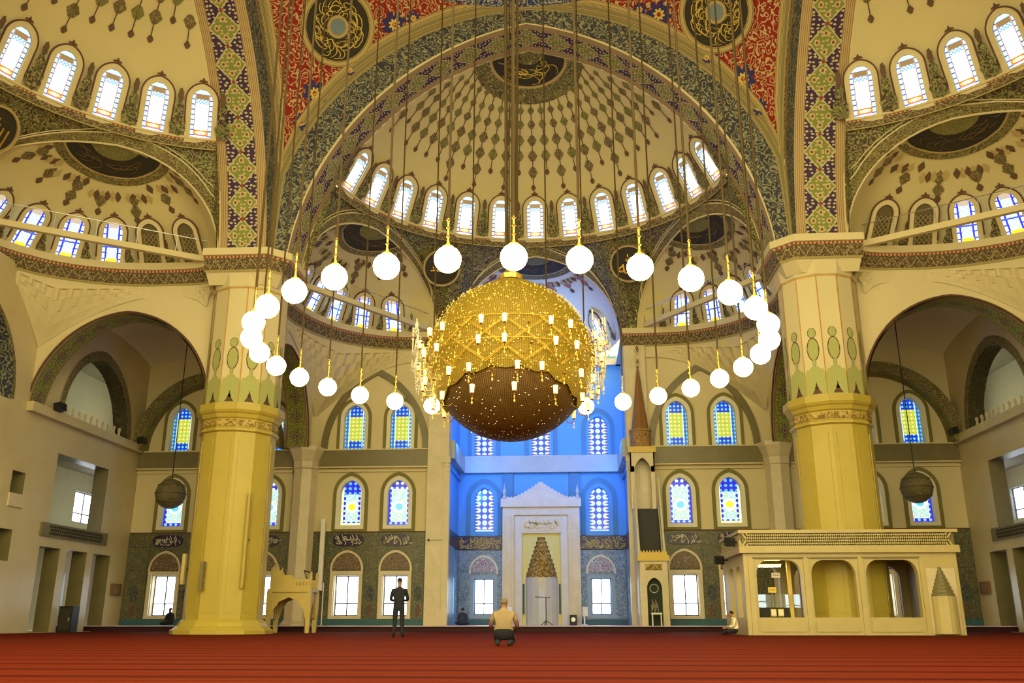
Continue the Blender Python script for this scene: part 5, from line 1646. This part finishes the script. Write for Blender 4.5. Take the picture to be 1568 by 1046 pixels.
p = MB(); p.tube((-9.95, 15.4, 2.25), (-10.1, 15.35, 2.62), .018, 6); p.tube((-10.1, 15.35, 2.62), (-9.75, 15.3, 2.52), .028, 6); p.build('microphone', 'black', ks_)

# ------------------------------------------------------------------ column loudspeakers and small wall things
def column_speaker(x, y, z0, z1, m, label, w=.11):
    o = empty('column_loudspeaker', (x, y, z0), label, 'loudspeaker', None, 'column loudspeakers')
    p = MB(); p.box(x - w, x + w, y - .10, y + .10, z0, z1); p.build('cabinet', m, o)
    p = MB(); p.box(x - w * .75, x + w * .75, y - .115, y - .10, z0 + .08, z1 - .08); p.build('grille', m, o)
    p = MB(); p.box(x - .05, x + .05, y + .10, y + .24, (z0 + z1) / 2 - .05, (z0 + z1) / 2 + .05); p.build('bracket', 'black', o)
    return o


o = column_speaker(-11.35, 22.75, 2.0, 5.65, 'white_paint', 'tall white column loudspeaker on a thin pole by the front wall')
p = MB(); p.tube((-11.2, 22.9, PT), (-11.2, 22.9, 2.4), .03, 6); p.build('pole', 'white_paint', o)
column_speaker(-12.85, 10.80, 1.65, 2.75, 'marble_dark', 'short grey column loudspeaker on the left pillar', .07)
column_speaker(-11.35, 11.25, 1.75, 5.5, 'marble_pier', 'tall thin cream column loudspeaker on the left pillar face', .05)
column_speaker(-13.95, 11.6, 1.9, 3.1, 'marble_mahfil', 'short cream column loudspeaker on the shaded flank of the left pillar', .07)
for sx in (-1, 1):
    for (y, z, lab) in ((14.0, 9.85, 'small black loudspeaker at the arch foot'), (22.3, 9.9, 'small black loudspeaker at the far corner ledge')):
        s_ = empty('wall_loudspeaker', (sx * 21.6, y, z), '%s of the %s corner bay' % (lab, 'left' if sx < 0 else 'right'), 'loudspeaker', None, 'ledge loudspeakers')
        p = MB(); p.obox((sx * 21.55, y, z), (.16, 0, .03), (0, .28, 0), (-.02, 0, .16)); p.build('cabinet', 'black', s_); p = MB(); p.tube((sx * 21.55, y, z - .15), (sx * 21.75, y, z - .15), .04, 6); p.build('bracket', 'black', s_)
b = empty('black_cabinet', (-21.4, 17.3, 0), 'black floor cabinet standing in the left doorway', 'cabinet')
p = MB(); p.box(-21.75, -21.1, 16.7, 17.3, 0, 1.15); p.build('body', 'black', b); p = MB(); p.box(-21.7, -21.15, 16.68, 16.7, .1, 1.05); p.build('door', 'black_panel', b); p = MB(); p.box(-21.25, -21.2, 16.66, 16.68, .5, .65); p.build('handle', 'steel', b)
wb = empty('side_table', (5.85, 19.9, PT), 'small white stool in front of the pulpit door', 'stool')
p = MB(); p.box(5.42, 5.92, 19.9, 20.2, PT + .52, PT + .60); p.build('top', 'white_paint', wb)
for x in (5.45, 5.86):
    for y in (19.93, 20.16): p = MB(); p.box(x, x + .04, y - .02, y + .02, PT, PT + .52); p.build('leg', 'white_paint', wb)
tp = empty('wall_sensor', (-5.75, YW - .3, 4.55), 'small black sensor with rod on the pilaster by the niche', 'sensor')
p = MB(); p.tube((-5.75, YW - .30, 4.55), (-5.75, YW - .42, 4.55), .06, 8); p.build('body', 'black', tp); p = MB(); p.tube((-5.7, YW - .38, 4.55), (-4.95, YW - .38, 4.55), .012, 5); p.build('rod', 'steel', tp)

# round dark lattice lamps in the corner bays
M['lamp_mesh'] = arabesque('lamp_mesh', (.06, .05, .02), (.09, .07, .03), (.12, .10, .04), (.16, .13, .06), 7., .08, 'Object')
for sx in (-1, 1):
    side = 'left' if sx < 0 else 'right'; c = (sx * 17.7, 18.0, 6.4)
    l = empty('ball_lamp', c, 'dark unlit lattice ball lamp hanging in the %s corner bay' % side, 'hanging lamp', None, 'dark ball lamps')
    p = MB(); p.lathe([(.72 * sin(pi * k / 12), -.72 * cos(pi * k / 12)) for k in range(13)], 20, c); p.build('ball', 'lamp_mesh', l, True)
    for k in range(3): p = MB(); p.lathe([(.735, -.02), (.76, 0), (.735, .02)] if k == 1 else [(.62, (-1 if k == 0 else 1) * .40 - .02), (.64, (-1 if k == 0 else 1) * .40), (.62, (-1 if k == 0 else 1) * .40 + .02)], 24, c); p.build('hoop', 'lamp_mesh', l)
    p = MB(); p.tube((c[0], c[1], c[2] + .7), (c[0], c[1], 15.93), .025, 6); p.build('chain', 'black', l)

# ------------------------------------------------------------------ globe lamps
globe_m = emissive('globe_glow', GLOBE_COL, GLOBE_POWER)
M['cord'] = plain('cord', (.055, .032, .008), .7)
GC = (0., -.2, 7.85); GRAD = 7.2
proto = empty('globe_lamp', (0, 0, 0), '', 'hanging lamp', None, 'ring of glowing globe lamps')
p = MB(); p.lathe([(.29 * sin(pi * k / 12), -.29 * cos(pi * k / 12)) for k in range(13)], 20); p.build('globe', globe_m, proto, True)
p = MB(); p.lathe([(.11, .26), (.12, .30), (.05, .34), (.035, .40)], 10); p.build('cap', 'gold', proto)
p = MB(); p.tube((0, 0, .36), (0, 0, .95), .024, 8); [p.lathe([(.022, z), (.045, z + .03), (.022, z + .06)], 8) for z in (.5, .7, .88)]; p.build('rod', 'gold', proto)
p = MB(); p.tube((0, 0, .95), (0, 0, 30.), .030, 6); p.build('cord', 'cord', proto)
pos = ['nearest the viewer', 'farthest from the viewer']
NG = 32
names = []
for k in range(NG):
    a = radians(175.9 - 11.25 * k)
    x, y = GC[0] + GRAD * sin(a), GC[1] + GRAD * cos(a)
    if k == 0: w = 'topmost in the picture, straight above the gold chandelier'
    elif k < 16: w = '%s clockwise from the topmost lamp of the ring' % (ORD[k - 1] if k <= 15 else '')
    elif k == 16: w = 'hidden low behind the gold chandelier'
    else: w = '%s anticlockwise from the topmost lamp of the ring' % ORD[NG - k - 1]
    lab = 'glowing globe lamp, ' + w
    if k == 0: proto.location = (x, y, GC[2]); proto['label'] = lab
    else: copy_tree(proto, None, (x, y, GC[2]), None, lab)

# ------------------------------------------------------------------ great chandelier
CC = Vector((0, -.15, 7.62)); CR = 2.3
ch = empty('chandelier', CC, 'huge golden crystal ball chandelier with candle lamps at the hall centre', 'chandelier')


def bead_mat(name, c0, c1, spark, cell, metal, rough, emit=0., glow=(0, 0, 0), gs=0.):
    g = G(name); u, v, _ = g.uv()
    cx = (u * cell * 2.).frac() - .5; cy = (v * cell).frac() - .5
    r = (cx * cx + cy * cy).sqrt()
    n = g.noise(g.coord('Object'), 3., 4.)
    ran = g.nt.nodes.new('ShaderNodeTexWhiteNoise'); ran.noise_dimensions = '2D'
    g.nt.links.new(g.vec((u * cell * 2.).floor(), (v * cell).floor()), ran.inputs[0]); rv = V(g, ran.outputs[0])
    col = g.mix(n, c0, c1); col = g.mix(r.gt(.40), col, tuple(x * .45 for x in c0))
    hit = rv.gt(.985) * r.lt(.35)
    col = g.mix(hit, col, spark); g.base(col)
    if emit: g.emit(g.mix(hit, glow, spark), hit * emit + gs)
    g.bump(r, .6, .03)
    g.m.cycles.emission_sampling = 'NONE'
    return g.done(rough, metal, .5)


M['gold_dim'] = plain('gold_dim', (.50, .30, .03), .45, metal=.5)
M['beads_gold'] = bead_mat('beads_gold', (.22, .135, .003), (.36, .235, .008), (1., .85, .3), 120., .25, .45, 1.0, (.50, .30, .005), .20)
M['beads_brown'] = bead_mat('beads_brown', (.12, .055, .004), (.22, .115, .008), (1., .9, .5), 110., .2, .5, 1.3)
p = MB(); N = 18
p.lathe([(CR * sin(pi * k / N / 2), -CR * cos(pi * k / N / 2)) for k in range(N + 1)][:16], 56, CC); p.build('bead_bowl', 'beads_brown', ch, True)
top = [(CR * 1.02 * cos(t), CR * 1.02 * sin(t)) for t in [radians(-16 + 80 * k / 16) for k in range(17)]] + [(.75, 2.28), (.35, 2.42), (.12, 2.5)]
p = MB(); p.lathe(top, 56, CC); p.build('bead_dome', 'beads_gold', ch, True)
p = MB(); rows_, uv_ = [], []
for j in range(6):
    r_, q_ = [], []
    for k in range(73):
        a = 2 * pi * k / 72; lo = -17 - 19 * (1 - abs(sin(a)) ** 1.5) - 2.5 * abs(sin(a * 9)); t = radians(-15 + (lo + 15) * j / 5)
        r_.append(CC + Vector((CR * 1.025 * cos(t) * cos(a), CR * 1.025 * cos(t) * sin(a), CR * 1.025 * sin(t)))); q_.append((k / 72, -.1 * j / 5))
    rows_.append(r_); uv_.append(q_)
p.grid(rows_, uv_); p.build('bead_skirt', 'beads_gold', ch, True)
# gold star lattice girdle
p = MB(); R = CR * 1.05; n = 14
for k in range(n):
    for s in (1, -1):
        for off in (0, .045):
            prev = None
            for t in range(9):
                f = t / 8; a = 2 * pi * (k + s * f * 1.6) / n; z = -.62 + 1.25 * f + off; rr = R * sqrt(max(.1, 1 - (z / CR) ** 2)); q = CC + Vector((rr * cos(a), rr * sin(a), z))
                if prev: p.tube(prev, q, .010, 4, None, 0, False)
                prev = q
for z in (.0, .68):
    rr = R * sqrt(1 - (z / CR) ** 2); prev = None
    for k in range(49):
        a = 2 * pi * k / 48; q = CC + Vector((rr * cos(a), rr * sin(a), z))
        if prev: p.tube(prev, q, .013, 4, None, 0, False)
        prev = q
p.build('lattice_girdle', 'gold_dim', ch)
# stem, cables
p = MB(); p.lathe([(.10, 2.45), (.32, 2.5), (.36, 2.62), (.18, 2.75), (.13, 2.9), (.15, 3.4), (.10, 3.45)], 12, CC); p.build('stem', 'gold', ch)
for k in range(5):
    a = 2 * pi * k / 5; q = CC + Vector((.16 * cos(a), .16 * sin(a), 3.3)); p = MB(); p.tube(q, q + Vector((.15 * cos(a), .15 * sin(a), 27)), .05, 6); p.build('cable', 'cord', ch)
# candle lamps in tiers
M['lamp_glass'] = emissive('candle_glass', (1.0, .76, .22), .75)
M['crystal'] = G('crystal').done(.03, trans=.6, spec=.8); _b = M['crystal'].node_tree.nodes['Principled BSDF'].inputs; _b['Base Color'].default_value = (.85, .62, .12, 1); _b['Emission Color'].default_value = (1., .70, .12, 1); _b['Emission Strength'].default_value = .35; M['crystal'].cycles.emission_sampling = 'NONE'
sh = MB(); sh.lathe([(.055, -.1), (.07, .12), (.06, .12), (.045, -.1)], 8); shade_me = sh.build('lamp_glass', 'lamp_glass').data
ar = MB(); ar.path([Vector((-.35, 0, -.15)), Vector((-.2, 0, -.26)), Vector((-.06, 0, -.26)), Vector((0, 0, -.12))], .014, 5); ar.lathe([(.03, -.14), (.06, -.11), (.02, -.09)], 8); arm_me = ar.build('arm', 'gold').data
dr = MB()
dr.lathe([(.0, -.42), (.03, -.38), (.0, -.30)], 6); dr.lathe([(.0, -.30), (.022, -.27), (.0, -.22)], 6); drop_me = dr.build('crystal_drop', 'crystal').data
for nm in ('lamp_glass', 'arm', 'crystal_drop'): bpy.data.objects.remove(bpy.data.objects[nm])
for z, R, n, ph in ((.45, 2.60, 26, .5), (-.12, 2.66, 24, 0.), (-.80, 2.50, 24, .5), (-1.30, 2.2, 12, .2)):
    for k in range(n):
        a = 2 * pi * (k + ph) / n; loc = Vector((R * cos(a), R * sin(a), z))
        for nm, me in (('candle_lamp', shade_me), ('arm', arm_me), ('crystal_drop', drop_me)):
            if nm == 'candle_lamp' and (k * 7 + int(z * 10)) % 3 == 0 and abs(z) < .9: continue
            o = bpy.data.objects.new(nm, me); COL.objects.link(o); o.parent = ch; o.location = loc; o.rotation_euler = (0, 0, a)
# crystals scattered over the gold half
cr_ = MB(); rnd = random.Random(9)
for k in range(2600):
    z = rnd.uniform(-.9, 2.0); a = rnd.uniform(0, 2 * pi); rr = (CR + rnd.uniform(.0, .16)) * sqrt(max(.02, 1 - (z / (CR + .05)) ** 2)); q = CC + Vector((rr * cos(a), rr * sin(a), z)); s = rnd.uniform(.010, .024)
    v_ = [q + Vector(d) * s for d in ((1, 0, 0), (-1, 0, 0), (0, 1, 0), (0, -1, 0), (0, 0, 1.4), (0, 0, -1.4))]; i_ = [cr_.p(t) for t in v_]
    for f in ((0, 2, 4), (2, 1, 4), (1, 3, 4), (3, 0, 4), (2, 0, 5), (1, 2, 5), (3, 1, 5), (0, 3, 5)): cr_.face([i_[t] for t in f])
cr_.build('crystals', 'crystal', ch)['kind'] = 'stuff'
# curtain of glass tubes on the flanks
rndc = random.Random(21)
M['crystal_clear'] = G('crystal_clear').done(.05, spec=.8); _b = M['crystal_clear'].node_tree.nodes['Principled BSDF'].inputs; _b['Base Color'].default_value = (.50, .44, .30, 1); _b['Emission Color'].default_value = (1., .88, .6, 1); _b['Emission Strength'].default_value = .12; M['crystal_clear'].cycles.emission_sampling = 'NONE'
for s0, cnt in ((pi, 15), (0., 15)):
    g = MB()
    for k in range(cnt):
        a = s0 + (k - cnt / 2) * .07
        for z, R in ((.75, 2.72), (.25, 2.80), (-.3, 2.75), (-.8, 2.62)):
            q = CC + Vector((R * cos(a), R * sin(a), z)); q = q + Vector((rndc.uniform(-.12, .06), 0, rndc.uniform(-.1, .1))); g.tube(q, q + Vector((0, 0, rndc.uniform(.12, .3))), .018, 5); g.lathe([(.0, -.05), (.032, 0), (.0, .05)], 6, q + Vector((0, 0, -.08)))
    g.build('crystal_curtain', 'crystal_clear', ch)['kind'] = 'stuff'

# ------------------------------------------------------------------ people
M['skin'] = plain('skin', (.27, .14, .08), .6, var=.08)
M['suit'] = plain('suit_dark', (.010, .011, .016), .8)
M['trousers'] = plain('trousers_dark', (.012, .014, .022), .8)
M['shirt_cream'] = plain('shirt_cream', (.25, .185, .10), .8, var=.1, scale=8)
M['shirt_white'] = plain('shirt_white', (.70, .62, .45), .8)
M['sleeve_maroon'] = plain('skin_dark', (.16, .06, .04), .7)
M['hair_grey'] = plain('hair_grey', (.15, .10, .06), .8)
M['hair_black'] = plain('hair_black', (.012, .010, .009), .7)
M['navy'] = plain('navy_cloth', (.02, .03, .07), .8)


def person(loc, rotz, J, bones, paint, mats, label, hair=None, levels=2):
    """J joint -> (x,y,z,r); bones pairs; paint(face centre)->material index"""
    me = bpy.data.meshes.new('person'); keys = list(J)
    me.from_pydata([J[k][:3] for k in keys], [(keys.index(a), keys.index(b)) for a, b in bones], [])
    o = bpy.data.objects.new('person', me); COL.objects.link(o)
    sk = o.modifiers.new('skin', 'SKIN'); sk.use_smooth_shade = True
    for i, k in enumerate(keys):
        r = J[k][3]; r = r if isinstance(r, tuple) else (r, r); me.skin_vertices[0].data[i].radius = r
        me.skin_vertices[0].data[i].use_root = (k == 'pelvis')
    ss = o.modifiers.new('sub', 'SUBSURF'); ss.levels = levels; ss.render_levels = levels
    dg = bpy.context.evaluated_depsgraph_get(); m2 = bpy.data.meshes.new_from_object(o.evaluated_get(dg))
    o.modifiers.clear(); o.data = m2
    for q in mats: m2.materials.append(M[q])
    for f in m2.polygons: f.material_index = paint(f.center); f.use_smooth = True
    o.location = loc; o.rotation_euler = (0, 0, rotz); o['label'] = label; o['category'] = 'person'
    if hair:
        c, r, m, cut = hair; h = MB()
        rows = []
        for i in range(9):
            t = pi * .56 * i / 8; rows.append([Vector((c[0] + .90 * r[0] * sin(t) * cos(2 * pi * k / 14), c[1] - .012 + .92 * r[1] * sin(t) * sin(2 * pi * k / 14) + cut * (t / 2), c[2] + r[2] * cos(t))) for k in range(15)])
        h.grid(rows); ho = h.build('hair', m, None, True); ho.parent = o
    return o


def hand(J, bones, wrist, pre, d, side, s=1.):
    """palm with five short finger chains; d = pointing direction, side = thumb side"""
    w = Vector(J[wrist][:3]); d = Vector(d).normalized(); t = Vector(side); t = (t - d * t.dot(d)).normalized()
    pm = w + d * .07 * s; J[pre + 'palm'] = (*pm, .030 * s); bones.append((wrist, pre + 'palm'))
    for i, (o, L) in enumerate(((-.027, .062), (-.009, .075), (.009, .08), (.027, .07))):
        a = pm + t * o * s + d * .03 * s; b = a + d * L * s * .6; c = b + d * L * s * .4 - Vector((0, 0, .012))
        for nm, q, r in (('a', a, .012), ('b', b, .010), ('c', c, .008)): J[pre + 'f%d%s' % (i, nm)] = (*q, r * s)
        bones += [(pre + 'palm', pre + 'f%da' % i), (pre + 'f%da' % i, pre + 'f%db' % i), (pre + 'f%db' % i, pre + 'f%dc' % i)]
    a = w + d * .03 * s + t * .035 * s; b = a + (t * .6 + d).normalized() * .05 * s
    J[pre + 'ta'] = (*a, .013 * s); J[pre + 'tb'] = (*b, .010 * s); bones += [(wrist, pre + 'ta'), (pre + 'ta', pre + 'tb')]


# standing man in dark clothes, back to the viewer (faces +y), hands folded in front
J = {'pelvis': (0, 0, .95, (.17, .12)), 'waist': (0, 0, 1.08, (.165, .115)), 'chest': (0, .0, 1.30, (.20, .125)), 'neckb': (0, .0, 1.47, (.10, .09)), 'neck': (0, .01, 1.54, .056), 'headl': (0, .03, 1.62, (.072, .085)), 'headm': (0, .03, 1.70, (.082, .098)), 'headt': (0, .02, 1.78, (.060, .075))}
bones = [('pelvis', 'waist'), ('waist', 'chest'), ('chest', 'neckb'), ('neckb', 'neck'), ('neck', 'headl'), ('headl', 'headm'), ('headm', 'headt')]
for s, n in ((-1, 'l'), (1, 'r')):
    J.update({n + 'sh': (s * .20, 0, 1.41, .075), n + 'el': (s * .27, .03, 1.13, .052), n + 'wr': (s * .13, .24, 1.10, .034), n + 'hip': (s * .095, 0, .88, .105), n + 'kn': (s * .115, .01, .48, .072), n + 'an': (s * .13, 0, .09, .05), n + 'to': (s * .15, .17, .035, .04)})
    bones += [('chest', n + 'sh'), (n + 'sh', n + 'el'), (n + 'el', n + 'wr'), ('pelvis', n + 'hip'), (n + 'hip', n + 'kn'), (n + 'kn', n + 'an'), (n + 'an', n + 'to')]
    hand(J, bones, n + 'wr', n, (-s, .15, -.1), (0, .2, 1))
person((-3.75, 4.0, 0.0), 0.08, J, bones, lambda c: 1 if c.z > 1.535 else (1 if (c.y > .2 and .95 < c.z < 1.25) else (3 if c.z < .10 else (2 if c.z < .98 else 0))), ['suit', 'skin', 'trousers', 'black'], 'man in dark shirt and trousers standing with hands folded, facing a window', ((0, .022, 1.705), (.092, .108, .10), 'hair_black', -.01))

# kneeling man in cream shirt, back to the viewer
J = {'pelvis': (0, 0, .27, (.19, .15)), 'waist': (0, .03, .40, (.185, .135)), 'chest': (0, .05, .58, (.20, .13)), 'neckb': (0, .06, .70, (.12, .10)), 'neck': (0, .075, .755, .058), 'headl': (0, .10, .82, (.072, .085)), 'headm': (0, .10, .885, (.080, .095)), 'headt': (0, .09, .945, (.052, .065))}
bones = [('pelvis', 'waist'), ('waist', 'chest'), ('chest', 'neckb'), ('neckb', 'neck'), ('neck', 'headl'), ('headl', 'headm'), ('headm', 'headt')]
for s, n in ((-1, 'l'), (1, 'r')):
    J.update({n + 'sh': (s * .20, .04, .645, .072), n + 'el': (s * .285, .06, .40, .050), n + 'wr': (s * .19, .27, .31, .034), n + 'hip': (s * .12, .05, .22, .115), n + 'kn': (s * .17, .46, .10, .085), n + 'an': (s * .12, -.02, .075, .06), n + 'to': (s * .11, -.16, .05, .042)})
    bones += [('chest', n + 'sh'), (n + 'sh', n + 'el'), (n + 'el', n + 'wr'), ('pelvis', n + 'hip'), (n + 'hip', n + 'kn'), (n + 'kn', n + 'an'), (n + 'an', n + 'to')]
    hand(J, bones, n + 'wr', n, (-s * .2, 1, -.25), (-s, 0, 0))
person((.18, -5.35, 0.0), 0., J, bones, lambda c: 1 if c.z > .76 else (3 if (abs(c.x) > .225 and c.z < .52) or (c.y > .2 and c.z > .24 and c.y < .5 and abs(c.x) < .3 and c.z > .26) else (2 if c.z < .315 else 0)), ['shirt_cream', 'skin', 'trousers', 'sleeve_maroon'], 'balding man in a cream shirt kneeling on the carpet, seen from behind', ((0, .105, .875), (.088, .103, .085), 'hair_grey', -.02))

# cross-legged reader beside the platform (faces -x)
J = {'pelvis': (0, 0, .16, (.17, .15)), 'waist': (0, .02, .32, (.145, .12)), 'chest': (0, .06, .50, (.165, .115)), 'neckb': (0, .10, .60, (.10, .085)), 'neck': (0, .135, .645, .052), 'headl': (0, .19, .69, (.066, .08)), 'headm': (0, .20, .75, (.075, .092)), 'headt': (0, .18, .815, (.055, .07))}
bones = [('pelvis', 'waist'), ('waist', 'chest'), ('chest', 'neckb'), ('neckb', 'neck'), ('neck', 'headl'), ('headl', 'headm'), ('headm', 'headt')]
for s, n in ((-1, 'l'), (1, 'r')):
    J.update({n + 'sh': (s * .175, .06, .545, .062), n + 'el': (s * .23, .14, .32, .045), n + 'wr': (s * .10, .34, .27, .032), n + 'hip': (s * .12, .06, .15, .10), n + 'kn': (s * .34, .36, .13, .075), n + 'an': (s * -.10, .44, .075, .05), n + 'to': (s * -.20, .52, .06, .042)})
    bones += [('chest', n + 'sh'), (n + 'sh', n + 'el'), (n + 'el', n + 'wr'), ('pelvis', n + 'hip'), (n + 'hip', n + 'kn'), (n + 'kn', n + 'an'), (n + 'an', n + 'to')]
    hand(J, bones, n + 'wr', n, (-s * .4, 1, -.1), (0, 0, 1), .9)
person((7.55, 9.55, 0.0), pi / 2, J, bones, lambda c: 1 if c.z > .63 or (c.y > .27 and c.z > .22 and c.z < .4) else (2 if c.z < .235 else 0), ['shirt_white', 'skin', 'trousers'], 'young man in a white shirt sitting cross-legged against the muezzin platform, reading', ((0, .175, .765), (.086, .10, .085), 'hair_black', -.02))

# two small seated figures farther off
J2 = {'pelvis': (0, 0, .16, (.18, .15)), 'waist': (0, .02, .32, (.165, .13)), 'chest': (0, .04, .50, (.18, .12)), 'neckb': (0, .06, .61, (.11, .09)), 'neck': (0, .07, .66, .052), 'headl': (0, .09, .71, (.066, .08)), 'headm': (0, .09, .77, (.075, .09)), 'headt': (0, .08, .83, (.055, .068))}
B2 = [('pelvis', 'waist'), ('waist', 'chest'), ('chest', 'neckb'), ('neckb', 'neck'), ('neck', 'headl'), ('headl', 'headm'), ('headm', 'headt')]
for s, n in ((-1, 'l'), (1, 'r')):
    J2.update({n + 'sh': (s * .18, .04, .555, .065), n + 'el': (s * .25, .06, .33, .046), n + 'wr': (s * .16, .26, .25, .032), n + 'hip': (s * .12, .05, .15, .10), n + 'kn': (s * .34, .34, .12, .075), n + 'an': (s * -.08, .40, .075, .05), n + 'to': (s * -.18, .46, .06, .042)})
    B2 += [('chest', n + 'sh'), (n + 'sh', n + 'el'), (n + 'el', n + 'wr'), ('pelvis', n + 'hip'), (n + 'hip', n + 'kn'), (n + 'kn', n + 'an'), (n + 'an', n + 'to')]
    hand(J2, B2, n + 'wr', n, (-s * .3, 1, -.2), (0, 0, 1), .9)
pt = lambda c: 1 if c.z > .65 or (c.y > .2 and .22 < c.z < .36) else 0
person((-3.95, 23.4, PT), .2, J2, B2, pt, ['navy', 'skin'], 'small figure in dark blue sitting before the window left of the niche', ((0, .08, .78), (.086, .10, .085), 'hair_black', -.02))
person((-18.3, 20.9, PT), 1.1, J2, B2, pt, ['suit', 'skin'], 'dark clothed figure sitting on the step beside the left pillar base', ((0, .08, .78), (.086, .10, .085), 'hair_black', -.02))
